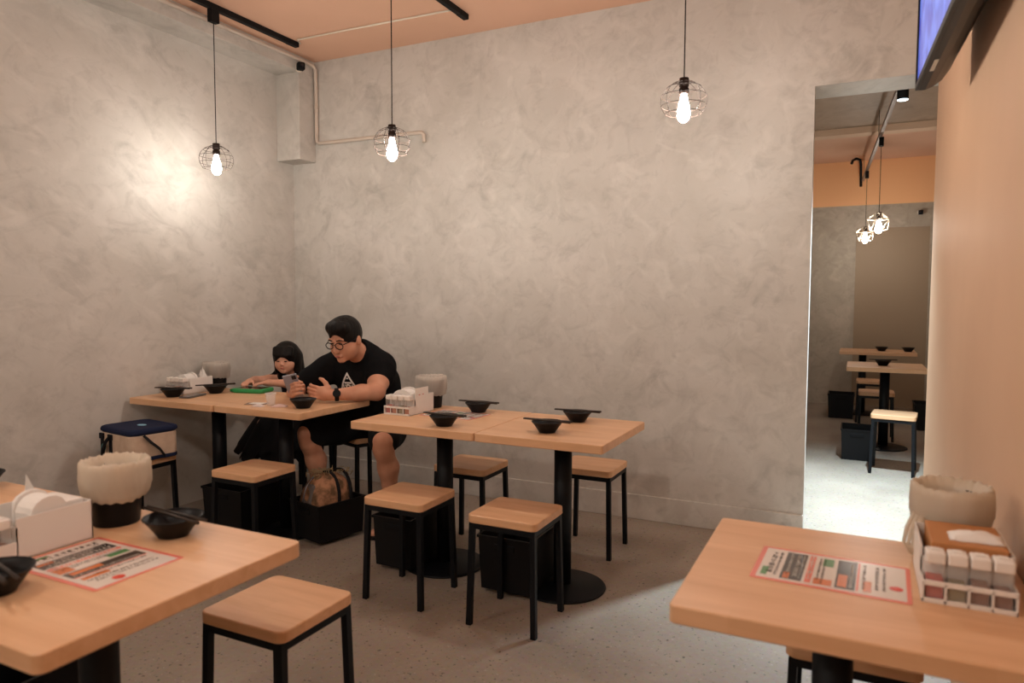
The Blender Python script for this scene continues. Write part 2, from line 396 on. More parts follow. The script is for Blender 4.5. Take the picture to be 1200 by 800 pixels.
def pendant(name, label, x, y, z, rail_z=ZC-.03, cage=cage_bm, group='caged pendant lamps', bulb=M_BULB):
    t = thing(name, label, 'pendant lamp', (x, y, z), 0, group)
    top = rail_z-z
    b = new(); box(b, (-.019, -.03, top-.078), (.019, .03, top), .004); obj('track_adapter', b, M_BLACKM, t)
    b = new(); tube(b, [(0, 0, .08), (0.0005, 0, .3), (0, 0, top-.07)], .0028, 6); obj('cord', b, M_BLACKM, t)
    b = new(); lathe(b, [(.006, .098), (.02, .096), (.021, .062), (.0165, .06), (.0165, .055), (.021, .053), (.021, .03), (.012, .028)], 16); obj('socket', b, M_CAGE, t)
    obj('wire_cage', cage(), M_CAGE2 if cage is diamond_bm else M_CAGE, t)
    b = new(); lathe(b, [(.011, .03), (.0135, .018), (.017, .0), (.023, -.022), (.0275, -.045), (.0275, -.06), (.023, -.077), (.012, -.088), (.003, -.091)], 14); obj('bulb', b, bulb, t)
    return t
pd = pendant('pendant_lamp', 'round wire-caged pendant lamp hanging closest to the left wall', -3.5, 3.1, 2.172, bulb=M_BULBD)
LAMPS = [(-2.215, 3.1, 2.150, 'round wire-caged pendant lamp in front of the end of the wall conduit'),
         (-.695, 3.1, 2.190, 'round wire-caged pendant lamp hanging alone before the right half of the back wall'),
         (-2.215, .85, 2.16, 'caged pendant lamp on the middle rail, out of frame over the front tables'),
         (-.695, .85, 2.16, 'caged pendant lamp on the right rail, out of frame near the right table')]
for row, y in (('unseen in a row behind the camera', -1.0),):  # unseen extra lamps, added to fill the room with more even light
    for side, x in (('left', -3.5), ('middle', -2.215), ('right', -.695)):
        LAMPS.append((x, y, 2.16, 'added caged fill lamp on the %s rail, %s' % (side, row)))
for x, y, z, lb in LAMPS: pendant('pendant_lamp', lb, x, y, z)

def cctv(label, loc, rz, s=1):
    t = thing('security_camera', label, 'security camera', loc, rz); t.scale = (s, s, s)
    b = new(); lathe(b, [(.034, 0), (.034, .008), (.026, .016), (.020, .017)], 18); o = obj('mount_ring', b, M_CREAM, t); o.rotation_euler = (0, R(90), 0)
    b = new(); tube(b, [(.01, 0, 0), (.03, 0, -.005)], .010, 10); obj('mount_neck', b, M_CREAM, t)
    b = new(); box(b, (.022, -.026, -.032), (.075, .026, .022), .010, 3); h = obj('camera_head', b, M_BLACKM, t)
    b = new(); lathe(b, [(.013, 0), (.013, .004), (.006, .006)], 14); l = obj('lens', b, M_SCREEN, h, (.0765, 0, -.004)); l.rotation_euler = (0, R(90), 0)
    return t
cctv('small black security camera on a cream ring under the corner conduit', (-3.67, 4.0, 3.0), R(-30))
c2 = cctv('small black security camera on the far corridor wall above the brown door', (.66, FY-.002, 2.41), R(-90))

# corridor rail, lamps and spot
t = thing('track_rail', 'black light rail hanging below the corridor ceiling beyond the opening', 'light rail', (.214, 5.788, 2.80))
tb = new(); bar(tb, (.03, -.75, 0), (-.196, 3.93, 0), .026); obj('rail_body', tb, M_RAILP, t)
tb = new()
for q in (.02, .5, .97): 
    p = Vector((.03, -.75, 0)).lerp(Vector((-.196, 3.93, 0)), q); tube(tb, [p, (p.x, p.y, ZC-2.80-.01)], .003, 6)
obj('suspension_wire', tb, M_BLACKM, t)
b = new(); tube(b, [(-.11, 9.55, 2.98), (-.10, 9.57, 3.02), (-.06, 9.6, 3.045), (-.02, 9.62, 3.03), (-.01, 9.65, 2.98), (-.005, 9.72, 2.85), (-.002, 9.8, 2.74)], .016, 8)
tag(obj('cable_conduit', b, M_BLACKM), 'dark hooked cable curling up from the far end of the corridor rail', 'cable')
pendant('pendant_lamp', 'larger of the two lit lamps in the corridor, hanging nearer the opening', .152, 7.2, 2.03, 2.79, diamond_bm, 'corridor pendant lamps')
pendant('pendant_lamp', 'smaller-looking lit lamp in the corridor, hanging farther back and lower', .058, 9.0, 2.075, 2.79, diamond_bm, 'corridor pendant lamps')
t = thing('spotlight', 'black cylinder spotlight with white lit face just beyond the opening', 'spotlight', (.212, 4.97, 2.555))
b = new(); lathe(b, [(.032, 0), (.032, .12), (.02, .13), (.006, .135)], 24); obj('lamp_body', b, M_BLACKM, t)
b = new(); lathe(b, [(.029, -.001), (.029, .002)], 24); obj('lens', b, M_LENS, t)
b = new(); tube(b, [(0, 0, .13), (0, 0, ZC-2.555)], .006, 8); obj('stem', b, M_BLACKM, t)
ld = bpy.data.lights.new('spot_beam', 'SPOT'); ld.energy = SPOT_W; ld.color = SPOT_COL; ld.spot_size = R(97); ld.spot_blend = 1; ld.shadow_soft_size = .028
lo = bpy.data.objects.new('spot_beam', ld); COL.objects.link(lo); lo.parent = t; lo.location = (0, 0, -.012); lo.rotation_euler = (R(-5), R(5), 0)

# ------------------------------------------------------------------ television
t = thing('television', 'wall-mounted black television with a glowing blue screen at the top right', 'television', (.178, 3.0, 2.10), R(2.2))
b = new(); prof = [(0, 0), (.020, .0), (.045, .010), (.072, .030), (.095, .065), (.108, .115), (.112, .18), (.112, .42), (.095, .53), (.045, .59), (.02, .60), (0, .60)]
ra = [b.verts.new((x, 0, z)) for x, z in prof]; rb = [b.verts.new((x, -.97, z)) for x, z in prof]
for k in range(len(prof)): b.faces.new((ra[k], ra[(k+1) % len(prof)], rb[(k+1) % len(prof)], rb[k]))
b.faces.new(ra[::-1]); b.faces.new(rb); obj('shell', b, M_TVB, t)
b = new(); box(b, (-.012, -1.0, 0), (0, 0, .022), .002); box(b, (-.012, -1.0, .578), (0, 0, .60), .002); box(b, (-.012, -.012, .02), (0, 0, .58), .002); box(b, (-.012, -1.0, .02), (0, -.985, .58), .002); obj('bezel', b, M_TVB, t)
b = new(); box(b, (-.006, -.986, .021), (-.001, -.012, .579)); obj('screen', b, M_TV, t)
b = new(); box(b, (.10, -.62, .12), (.122, -.38, .48), .004); box(b, (.118, -.52, .25), (.130, -.46, .33), .004); obj('wall_bracket', b, M_BLACK, t)
b = new(); box(b, (.006, -.36, -.0015), (.018, -.24, .001)); obj('maker_plate', b, M_CREAM, t)

# ------------------------------------------------------------------ tables
def table(label, x0, x1, y0, y1, pole=(0, 0), group='beech pedestal tables', rad=.012):
    cx, cy = (x0+x1)/2, (y0+y1)/2; hx, hy = (x1-x0)/2, (y1-y0)/2
    t = thing('pedestal_table', label, 'table', (cx, cy, 0), 0, group)
    b = new(); slab(b, (-hx, -hy, .713), (hx, hy, .75), rad, .003); obj('tabletop', b, M_WOOD, t)
    px, py = pole
    b = new(); lathe(b, [(.041, .02), (.041, .705)], 28, (px, py, 0)); obj('pole', b, M_BLACK, t)
    b = new(); box(b, (px-.12, py-.12, .705), (px+.12, py+.12, .713)); obj('mounting_plate', b, M_BLACK, t)
    b = new(); lathe(b, [(.20, 0), (.203, .004), (.20, .009), (.19, .012), (.05, .02), (.041, .022)], 48, (px, py, 0)); obj('base', b, M_BLACK, t)
    return t
table('beech table against the left wall holding the far condiment caddy', -3.86, -3.175, 2.74, 3.34, (.06, 0))
table('beech table at which the man and the girl sit', -3.17, -2.55, 2.75, 3.335, (-.065, 0))
table('beech table with the white caddy and bin, in the middle row', -2.18, -1.502, 2.69, 3.33)
table('beech table with only two bowls, at the right end of the middle row', -1.498, -.905, 2.69, 3.325)
table('beech table at the left edge of the frame, behind the foreground bowl', -2.455, -1.832, .672, 1.30, (-.1, 0), rad=.02)
table('beech foreground table on the left with the red-bordered menu', -1.828, -1.197, .672, 1.295, rad=.02)
table('beech foreground table on the right against the peach wall', -.312, .331, 1.335, 1.95, (-.035, 0), rad=.012)
table('beech corridor table nearer the opening, with one bowl at its left part', -.07, .56, 6.9, 7.55, (.0, 0), 'corridor tables')
table('beech corridor table farther back, near the brown door', -.17, .62, 9.0, 9.6, (-.15, 0), 'corridor tables')

# ------------------------------------------------------------------ stools
def make_stool(label, loc, rz=0):
    t = thing('stool', label, 'stool', (*loc, 0), rz, 'beech seat stools')
    b = new(); slab(b, (-.155, -.15, .428), (.155, .15, .462), .026, .004); obj('seat', b, M_SEAT, t)
    b = new()
    for y in (-.131, .131): box(b, (-.136, y-.011, .404), (.136, y+.011, .428), .001)
    for x in (-.136, .136): box(b, (x-.011, -.131, .404), (x+.011, .131, .428), .001)
    obj('seat_frame', b, M_BLACK, t)
    for sx in (-1, 1):
        for sy in (-1, 1):
            b = new(); bar(b, (sx*.136, sy*.131, .426), (sx*.146, sy*.141, .0), .022); obj('leg', b, M_BLACK, t)
    return t
st = make_stool('beech stool with black legs standing beside the foreground table, nearest the camera', (-1.485, 1.505))
for lb, x, y, rz in (
        ('beech stool left of the middle row front, before the white-caddy table', -1.795, 2.635, 0),
        ('beech stool before the right end table of the middle row, beside the round base', -1.255, 2.62, 0),
        ('beech stool between the white-caddy table and the back wall', -1.845, 3.29, 0),
        ('beech stool behind the right end table, by the back wall', -1.255, 3.56, 0),
        ('beech stool before the table of the man and the girl', -2.795, 2.675, 0),
        ('beech stool under the cooler bag by the left wall', -3.585, 2.575, R(2)),
        ('beech stool the man sits on', -2.88, 3.69, R(-20)),
        ('beech stool the girl sits on, hidden by her skirt', -3.43, 3.72, 0),
        ('beech stool tucked behind the right foreground table', .015, 2.035, 0),
        ('pale-lit stool in the corridor, nearest the opening', .285, 6.22, R(-6)),
        ('corridor stool behind the nearer corridor table', .19, 7.66, 0),
        ('corridor stool before the farther corridor table', .17, 8.72, 0)):
    dup(st, lb, (x, y, 0), rz)

# ------------------------------------------------------------------ storage boxes
def storage_box(label, x, y, w, d, h, rz=0):
    t = thing('storage_box', label, 'storage box', (x, y, 0), rz, 'black storage boxes')
    k = .93; hw, hd, wl = w/2, d/2, .004
    b = new()
    def ring(z, s, off): return [b.verts.new((sx*(hw*s-off), sy*(hd*s-off), z)) for sx, sy in ((-1, -1), (1, -1), (1, 1), (-1, 1))]
    r = [ring(0, k, 0), ring(h-.012, 1, 0), ring(h-.012, 1, -.006), ring(h, 1, -.006), ring(h, 1, wl), ring(.006, k, wl)]
    for p, q in zip(r, r[1:]):
        for i in range(4): b.faces.new((p[i], p[(i+1) % 4], q[(i+1) % 4], q[i]))
    b.faces.new(r[0][::-1]); b.faces.new(r[-1]); obj('box_body', b, M_BOXBLK, t)
    for sy in (-1, 1):
        b = new(); box(b, (-.05, sy*(hd*.99)-.006, h-.062), (.05, sy*(hd*.99)+.006, h-.032), .003); obj('handle', b, M_BLACKM, t)
    return t
storage_box('black storage box under the stool before the white-caddy table', -2.015, 2.955, .22, .32, .25).location.z = .021
storage_box('black storage box beside the round base under the right end table', -1.39, 2.935, .26, .32, .25).location.z = .021
storage_box('black storage box under the stool before the man and girl', -3.18, 2.96, .30, .32, .25).location.z = .021
storage_box('open black storage box holding a packed bag, at the man\'s feet', -2.65, 3.068, .27, .31, .205, R(-13)).location.z = .021
storage_box('black storage box under the left foreground table at the frame edge', -2.03, 1.10, .30, .34, .34).location.z = .021
storage_box('dark grey-lit storage box in the corridor, beside the nearest stool', .03, 6.68, .24, .34, .26)
storage_box('black storage box farther back in the corridor, by its end wall', -.135, 8.95, .27, .34, .27)
storage_box('black storage box at the right under the farther corridor table', .70, 8.5, .27, .34, .27)

# packed bag in the open box
t = thing('packed_bag', 'brown patterned bag with dark straps stuffed in the open black box', 'bag', (-2.65, 3.068, .033), R(-13))
def superdome(hx, hy, h, z0, n=28, m=12, wob=.03, seed=1, e=.75):
    b = new(); rr = random.Random(seed); ph = [rr.uniform(0, 6.28) for _ in range(6)]
    rings = []
    for i in range(m+1):
        th = math.pi/2*i/m; ring = []
        for k in range(n):
            a = 2*math.pi*k/n
            c, s = math.cos(a), math.sin(a)
            sx = math.copysign(abs(c)**e, c); sy = math.copysign(abs(s)**e, s)
            q = 1+wob*math.sin(3*a+ph[0]+2*th)+wob*.7*math.sin(5*a+ph[1]-3*th)+wob*.5*math.sin(9*a+ph[2]+5*th)
            ct = math.cos(th)**.7
            ring.append(b.verts.new((hx*sx*ct*q, hy*sy*ct*q, z0+h*math.sin(th)*(1+wob*math.sin(4*a+ph[3])))))
        rings.append(ring)
    for p, q in zip(rings, rings[1:]):
        for k in range(n):
            f = b.faces.new((p[k], p[(k+1) % n], q[(k+1) % n], q[k])); f.smooth = True
    base = [b.verts.new((v.co.x*.92, v.co.y*.92, 0)) for v in rings[0]]
    for k in range(n): b.faces.new((base[k], base[(k+1) % n], rings[0][(k+1) % n], rings[0][k])).smooth = True
    b.faces.new(base[::-1]); b.faces.new(rings[-1]); return b
obj('bag_body', superdome(.116, .138, .155, .17, seed=4), M_BAGFAB, t)
b = new()
for q in range(2):
    y0 = (-.01, .07)[q]
    tube(b, [(.121*math.cos(a), y0+.02*math.sin(a), (.17+.165*math.sin(a))) for a in [R(180*k/14) for k in range(15)]], .012, 6, flat=.6)
obj('strap', b, M_STRAP, t)
b = new(); box(b, (-.062, -.128, .14), (.045, -.090, .292), .025, 4, rot=Matrix.Rotation(R(-16), 3, 'X')); obj('grey_panel', b, M_GREYPANEL, t)
b = new(); tube(b, [(-.03, -.142, .18), (-.03, -.118, .262), (-.028, -.07, .315)], .006, 6); obj('zip', b, M_PHONE, t)
b = new(); rr = random.Random(3)
for k in range(46):
    a = rr.uniform(-.1, .14); x = rr.uniform(-.07, .05); z = .310+.02*rr.random()-.1*abs(a)
    tube(b, [(x, a, z), (x+rr.uniform(-.02, .02), a+rr.uniform(-.02, .02), z+.022), (x+rr.uniform(-.04, .04), a+rr.uniform(-.03, .03), z+.026)], .0022, 4)
obj('fringe', b, M_FRILL, t)

# ------------------------------------------------------------------ cooler bag
t = thing('cooler_bag', 'beige cooler bag with navy lid and black straps, on a stool by the left wall', 'bag', (-3.56, 2.585, .463), R(-8)); t.scale = (.93, 1, 1)
b = new(); slab(b, (-.17, -.135, .008), (.17, .135, .145), .035, .012); obj('bag_body', b, M_BEIGE, t)
b = new(); slab(b, (-.172, -.137, 0), (.172, .137, .022), .035, .004); obj('bottom_panel', b, M_NAVY, t)
b = new(); slab(b, (-.178, -.142, .138), (.178, .142, .176), .04, .014); obj('lid', b, M_NAVY, t)
b = new(); lathe(b, [(.03, 0), (.03, .0016), (.026, .002)], 20, (0, 0, 0)); o = obj('lid_patch', b, M_BLUE, t, (.03, -.0, .1755)); o.scale = (1.1, .7, 1)
for x in (-.135, -.04):
    b = new(); box(b, (x-.014, -.142, .02), (x+.014, -.134, .135), .002); box(b, (x-.02, -.147, .105), (x+.02, -.134, .137), .003); obj('strap', b, M_STRAP, t)
b = new(); tube(b, [(-.035, -.146, .125), (-.045, -.162, .10), (-.06, -.17, .06), (-.075, -.165, .03)], .018, 8, flat=.5); obj('carry_handle', b, M_STRAP, t)
b = new(); tube(b, [(.168, -.06, .14), (.19, -.03, .10), (.20, .01, .06), (.19, .04, .02)], .016, 8, flat=.4); obj('side_handle', b, M_STRAP, t)
b = new(); lathe(b, [(.024, 0), (.024, .004)], 18); o = obj('round_tag', b, M_TEAL, t, (-.092, -.15, .062)); o.rotation_euler = (R(80), 0, 0)

# ------------------------------------------------------------------ bowls and chopsticks
def bowl_part(t):
    b = new(); prof = [(.0, 0), (.036, 0), (.038, .004), (.042, .010), (.056, .030), (.068, .046), (.0695, .048), (.067, .048), (.054, .030), (.040, .012), (.0, .010)]
    lathe(b, prof[1:-1], 36); obj('bowl_body', b, M_BOWL, t)
    b = new(); lathe(b, [(.066, .0465), (.070, .0465), (.0705, .0485), (.068, .0495), (.066, .0485)], 36, cap=False); obj('rim', b, M_BOWL, t)
BOWLS = [(-1.713, 2.795, .75, 'black bowl beside the white caddy, in front on the middle row', 'the bowl in front of the middle caddy', -3, 1),
         (-1.762, 3.215, .7512, 'black bowl at the back on the corner of the middle menu', 'the bowl at the back on the middle menu', 0, 1),
         (-1.222, 2.865, .75, 'black bowl nearer the viewer on the right end table', 'the nearer bowl on the right end table', -1, 1),
         (-1.200, 3.185, .75, 'black bowl farther back on the right end table', 'the farther bowl on the right end table', 4, 1),
         (-3.660, 2.885, .75, 'black bowl nearest the left wall, before the far caddy', 'the bowl nearest the left wall', 18, 1),
         (-3.572, 3.120, .75, 'black bowl beside the grey phone and far plastic bin', 'the bowl beside the far bin', 55, 1),
         (-2.672, 2.910, .75, 'black bowl at the table corner below the man\'s hands', '', 0, 0),
         (-1.515, 1.185, .75, 'black bowl behind the foreground menu, by the near bin', 'the bowl behind the foreground menu', -5, 1),
         (-1.535, .790, .75, 'large-looking black bowl cut by the left frame edge, nearest the camera', 'the bowl nearest the camera', -14, 1),
         (-2.420, 1.210, .75, 'black bowl at the left frame edge on the back corner of the table', '', 0, 0),
         (.225, 7.20, .75, 'black bowl on the nearer corridor table', 'the bowl on the nearer corridor table', 12, 1),
         (.27, 9.25, .75, 'black bowl on the middle of the farther corridor table', '', 0, 0),
         (.54, 9.25, .75, 'black bowl at the right on the farther corridor table', '', 0, 0)]
bw = None; cs = None
for x, y, z, lb, ch, rz, n in BOWLS:
    if bw is None:
        bw = thing('bowl', lb, 'bowl', (x, y, z), 0, 'black bowls'); bowl_part(bw)
    else: dup(bw, lb, (x, y, z))
    for k in range(2 if n else 0):
        l2 = 'dark chopstick lying across the rim of '+ch
        loc = (x+math.sin(R(-rz))*(k-.5)*.016, y+math.cos(R(rz))*(k-.5)*.016, z+.0495)
        b = new(); tube(b, [(-.115, 0, .004), (0, 0, .0038), (.115, 0, .0032)], [.0034, .0040, .0046], 8)
        o = tag(obj('chopstick', b, M_CHOP), l2, 'chopstick', 'chopsticks on '+ch); o.location = loc; o.rotation_euler = (0, 0, R(rz+(k-.5)*3))

# ------------------------------------------------------------------ menus
def menu(label, x, y, rz=0, seed=0, w=.297, d=.205):
    t = thing('menu_sheet', label, 'menu', (x, y, .7502), rz); rr = random.Random(seed)
    b = new(); slab(b, (-w/2-.004, -d/2-.004, 0), (w/2+.004, d/2+.004, .0006), .006, .0001); obj('laminate', b, M_MENUR, t)
    b = new(); box(b, (-w/2+.007, -d/2+.007, .0005), (w/2-.005, d/2-.007, .0008)); obj('paper', b, M_MENUP, t)
    z = .0009
    def rect(bm, x0, x1, y0, y1, h=.0001): box(bm, (x0, y0, z-.0002), (x1, y1, z+h))
    b = new(); rect(b, -.095, -.052, -.085, .085); obj('photo_panel', b, M_INK, t); b = new(); rect(b, .012, .05, -.085, .085); obj('photo_panel', b, M_INK, t)
    b = new(); rect(b, -.046, -.034, -.085, .085); obj('accent_stripe', b, M_MENUR, t); b = new(); rect(b, .052, .056, -.085, .085); obj('accent_stripe', b, M_MENUR, t)
    z = .0011
    for q in ((.016, .034, -.075, -.005), (-.09, -.078, -.08, -.045), (-.03, .006, -.085, -.05), (.065, .08, -.08, -.02)):
        b = new(); rect(b, *q); obj('food_photo', b, M_INKO, t)
    for q in ((-.018, .004, .03, .08), (-.135, -.122, -.08, -.03)):
        b = new(); rect(b, *q); obj('green_panel', b, M_INKG, t)
    b = new()
    lathe(b, [(.013, z-.0002), (.013, z+.0001)], 20, (.125, -.035, 0)); obj('round_seal', b, M_INKR, t)
    def text(xs, mat_, name, y0=-.08, y1=.08):
        for xx, wd in xs:
            b = new()
            q = y0+rr.uniform(0, .02)
            while q < y1-.006:
                ln = wd*rr.uniform(.7, 1.1)
                # small block character strokes
                for _ in range(3):
                    if rr.random() < .5: rect(b, xx, xx+wd, q+rr.uniform(0, ln*.8), q+rr.uniform(0, ln*.8)+wd*.16)
                    else:
                        u = xx+rr.uniform(0, wd*.8); rect(b, u, u+wd*.16, q, q+ln*.9)
                q += ln+wd*.25
            obj(name, b, mat_, t)
    text([(-.125, .012), (-.109, .006), (-.026, .005), (-.017, .005), (.062, .006), (.086, .007), (.1, .006)], M_INK, 'dark_lettering')
    text([(-.072, .009), (-.086, .006), (.038, .006), (-.06, .004)], M_INKW, 'pale_lettering')
    text([(-.044, .008)], M_INKW, 'stripe_lettering')
    return t
menu('laminated menu with red border on the left foreground table', -1.512, .985, 0, 1)
menu('laminated menu with red border on the right foreground table', -.035, 1.652, R(-2), 2)
menu('laminated menu between two bowls on the middle row', -1.825, 3.085, R(-4), 3, )

# ------------------------------------------------------------------ condiment caddies with jars
GRP = {}
def caddy(where, x, y, rz=0, cols=(), w=.158, d=.225):
    t = thing('condiment_caddy', 'white condiment caddy '+where, 'caddy', (x, y, .7502), rz, 'white condiment caddies')
    h = .095
    b = new(); box(b, (-w/2, 0, 0), (w/2, d, .004), .001); obj('tray_floor', b, M_WHITE, t)
    b = new()
    for z0, z1 in ((.0, .009), (.034, .044)): box(b, (-w/2, -.001, z0), (w/2, .003, z1), .0008)
    for k in range(5): box(b, (-w/2+k*(w-.004)/4, -.001, 0), (-w/2+k*(w-.004)/4+.004, .003, .04), .0006)
    obj('front_rail', b, M_WHITE, t)
    for sx in (-1, 1):
        b = new(); xx = sx*(w/2-.0015)
        box(b, (xx-.0015, 0, .0), (xx+.0015, .05, .044)); box(b, (xx-.0015, .05, 0), (xx+.0015, d, h)); obj('side_panel', b, M_WHITE, t)
    b = new(); box(b, (-w/2, .05, .0), (w/2, .053, h-.02)); obj('divider', b, M_WHITE, t)
    b = new(); box(b, (-w/2, d-.003, .0), (w/2, d, h)); obj('back_panel', b, M_WHITE, t)
    c, s = math.cos(rz), math.sin(rz)
    def wl(px, py, pz): return (x+px*c-py*s, y+px*s+py*c, .7502+pz)
    names = ('leftmost', 'second from left', 'third from left', 'rightmost')
    for k in range(4):
        px = -w/2+.004+(k+.5)*(w-.008)/4; hw = .0165
        j = thing('spice_jar', 'spice jar %s in the caddy %s' % (names[k], where), 'jar', wl(px, .025, .0045), rz, 'spice jars in the caddy '+where)
        b = new(); box(b, (-hw, -.019, 0), (hw, .019, .072), .003); obj('jar_body', b, M_JARBODY, j)
        b = new(); box(b, (-hw+.002, -.017, .002), (hw-.002, .017, .042 if k % 2 == 0 else .036), .002); obj('contents', b, cols[k], j)
        b = new(); box(b, (-hw-.0005, -.0195, .071), (hw+.0005, .0195, .094), .004, 3); box(b, (-.008, -.006, .094), (.008, .012, .0965), .001); obj('lid', b, M_WHITE, j)
    return wl
def crumple(name, label, cat, loc, sx, sy, sz, m, seed, rz=0, group=None):
    b = new(); rr = random.Random(seed); n = 11; V = {}
    for i in range(n):
        for j in range(n):
            u, v = i/(n-1)*2-1, j/(n-1)*2-1
            r = max(abs(u), abs(v)); z = sz*(1-r**2)*(.75+.25*rr.random())+sz*.22*rr.random()
            V[i, j] = b.verts.new((u*sx*(1-.12*rr.random()), v*sy*(1-.12*rr.random()), z))
    for i in range(n-1):
        for j in range(n-1): b.faces.new((V[i, j], V[i+1, j], V[i+1, j+1], V[i, j+1])).smooth = True
    ring = [V[i, 0] for i in range(n)]+[V[n-1, j] for j in range(1, n)]+[V[i, n-1] for i in range(n-2, -1, -1)]+[V[0, j] for j in range(n-2, 0, -1)]
    b.faces.new([b.verts.new((v.co.x*.98, v.co.y*.98, 0)) for v in ring][::-1])
    bmesh.ops.bridge_loops(b, edges=[e for e in b.edges if e.is_boundary])
    o = obj(name, b, m); o.location = loc; o.rotation_euler = (0, 0, rz); return tag(o, label, cat, group)
def napkins(label, loc, rz, w=.1, d=.07, h=.12, side=False):
    """a block of folded tissues with rounded tops; side=True turns the arch towards the side"""
    t = thing('napkin_stack', label, 'napkins', loc, rz+(R(90) if side else 0))
    rr = random.Random(int(abs(loc[0]*1000))); n = 6
    def sheet(b, y0, y1, hw, top):
        prof = [(-hw, 0)]
        for k in range(9):
            a = math.pi*(1-k/8); prof.append((hw*math.cos(a)*1.0, top-.035+.035*math.sin(a)))
        prof.append((hw, 0))
        A = [b.verts.new((x+rr.uniform(-.001, .001), y0, z)) for x, z in prof]; B = [b.verts.new((x+rr.uniform(-.001, .001), y1, z)) for x, z in prof]
        m = len(prof)
        for k in range(m): b.faces.new((A[k], A[(k+1) % m], B[(k+1) % m], B[k]))
        b.faces.new(A[::-1]); b.faces.new(B)
    b = new(); sheet(b, -d/2, d/2-.012, w/2-.002, h-.008); obj('folded_tissues', b, M_PAPER, t)
    b = new(); sheet(b, d/2-.010, d/2, w/2, h); obj('top_tissue', b, M_PAPER, t)
    return t
# middle table
wl = caddy('on the middle row table', -2.082, 2.938, 0, (M_RED, M_ORANGE, M_OLIVE, M_ORANGE))
napkins('white arched tissues in the caddy on the middle row', wl(-.012, .100, .0045), 0, .115, .075, .125)
b = new(); box(b, (-.0015, -.06, 0), (.0015, .06, .128), .0005); b2 = obj('card_holder', b, M_WHITE); b2.location = wl(.0725, .12, .0045); tag(b2, 'upright white card at the right side of the middle caddy', 'card')
b = new()
for k, q in enumerate((-.03, -.012, .004, .022)): box(b, (.0013, q, .075+.006*(k % 2)), (.0019, q+.012, .094-.004*(k % 2)))
obj('red_print', b, M_INKR, b2)
b = new(); box(b, (-.045, -.03, 0), (.045, .03, .09), .004); o = obj('tissue_pack', b, M_PAPER); o.location = wl(0, .186, .0045); tag(o, 'white tissue pack at the back of the middle caddy', 'tissue pack')
# far left table
wl = caddy('on the far left table by the wall', -3.755, 2.965, 0, (M_BROWN, M_BROWN, M_ORANGE, M_BROWN))
napkins('pale tissues in the far left caddy', wl(-.01, .105, .0045), 0, .10, .075, .118)
crumple('tissue', 'crumpled white tissue sticking up from the far left caddy', 'tissue', wl(.03, .19, .0045), .04, .028, .13, M_PAPER, 5)
# left foreground table
wl = caddy('on the left foreground table', -1.752, .858, 0, (M_BROWN, M_OLIVE, M_BROWN, M_BROWN))
napkins('white tissues standing in the left foreground caddy', wl(.03, .130, .0045), 0, .085, .075, .130, True)
b = new(); box(b, (-.055, -.018, 0), (.055, .03, .096), .004); o = obj('tissue_pack', b, M_PAPER); o.location = wl(.0, .190, .0045); tag(o, 'folded white tissue pack at the back of the left foreground caddy', 'tissue pack')
b = new()
v = [b.verts.new(p) for p in ((-.045, 0, .0), (.03, .0, .0), (.035, .02, .085), (-.05, .015, .135), (-.005, .012, .098))]
b.faces.new((v[0], v[1], v[4])); b.faces.new((v[1], v[2], v[4])); b.faces.new((v[0], v[4], v[3]))
bmesh.ops.solidify(b, geom=b.faces[:], thickness=.0015)
o = obj('tissue', b, M_PAPER); o.location = wl(-.03, .148, .02); tag(o, 'pointed tissue corner sticking up from the left foreground caddy', 'tissue')
# right foreground table
wl = caddy('on the right foreground table', .209, 1.572, 0, (M_RED, M_OLIVE, M_BROWN, M_BROWN))
b = new(); box(b, (-.066, -.08, 0), (.066, .08, .10), .003); o = obj('card_box', b, M_BOARD); o.location = wl(.005, .137, .0045); tag(o, 'brown board box inside the right foreground caddy', 'box')
crumple('tissue', 'crumpled white tissue on the brown box in the right caddy', 'tissue', (wl(.022, .11, .105)[0], wl(.022, .11, .105)[1], .7502+.1048), .05, .03, .016, M_PAPER, 8)

# ------------------------------------------------------------------ waste bins lined with plastic bags
def bag_lined_bin(label, x, y, bag, s=1.0, loops=False, seed=0, group='bag-lined table bins'):
    t = thing('table_bin', label, 'bin', (x, y, .7502), rnd.uniform(0, 3) if not loops else 0, group)
    b = new(); lathe(b, [(.058, 0), (.060, .003), (.071, .155), (.0715, .157), (.069, .155), (.056, .006)], 36); o = obj('bin_body', b, M_BLACK, t)
    rr = random.Random(seed); ph = [rr.uniform(0, 6.28) for _ in range(8)]
    def fr(a, i):
        q = 1+.010*math.sin(5*a+ph[0]+i*.4)+.008*math.sin(11*a+ph[1]-i*.7)+.009*math.sin(27*a+ph[2]+i*1.3)+.005*math.sin(43*a-i*2)
        dz = .0015*math.sin(4*a+ph[3])+.001*math.sin(9*a+ph[4]+i)
        if i < 2: dz += .004*math.sin(3*a+ph[5])+.002*math.sin(19*a)
        if 7 <= i <= 9: dz += .002*math.sin(22*a+ph[6]+i)+.0015*math.sin(35*a+ph[7]); q += .012*math.sin(31*a+i)
        return q, dz
    b = new()
    lathe(b, [(.079, .074), (.083, .080), (.086, .090), (.088, .104), (.0905, .110), (.0915, .135), (.0905, .160), (.089, .174), (.084, .181), (.076, .178), (.070, .160), (.060, .14), (.03, .125), (.004, .12)], 96, fr=fr, cap=False)
    obj('bag_liner', b, bag, t)
    if loops:
        b = new()
        for dx, q in ((-.09, 0), (-.082, 1), (-.074, 2)):
            tube(b, [(dx+.012, -.035-.012*q, .11), (dx-.006, -.055-.015*q, .075), (dx-.012, -.062-.018*q, .04), (dx+.006, -.06-.015*q, .012), (dx+.014, -.05, .006)], [.008, .006, .005, .006, .006], 6, flat=.5)
        obj('bag_handles', b, bag, t)
    t.scale = (s, s, s)
    return t
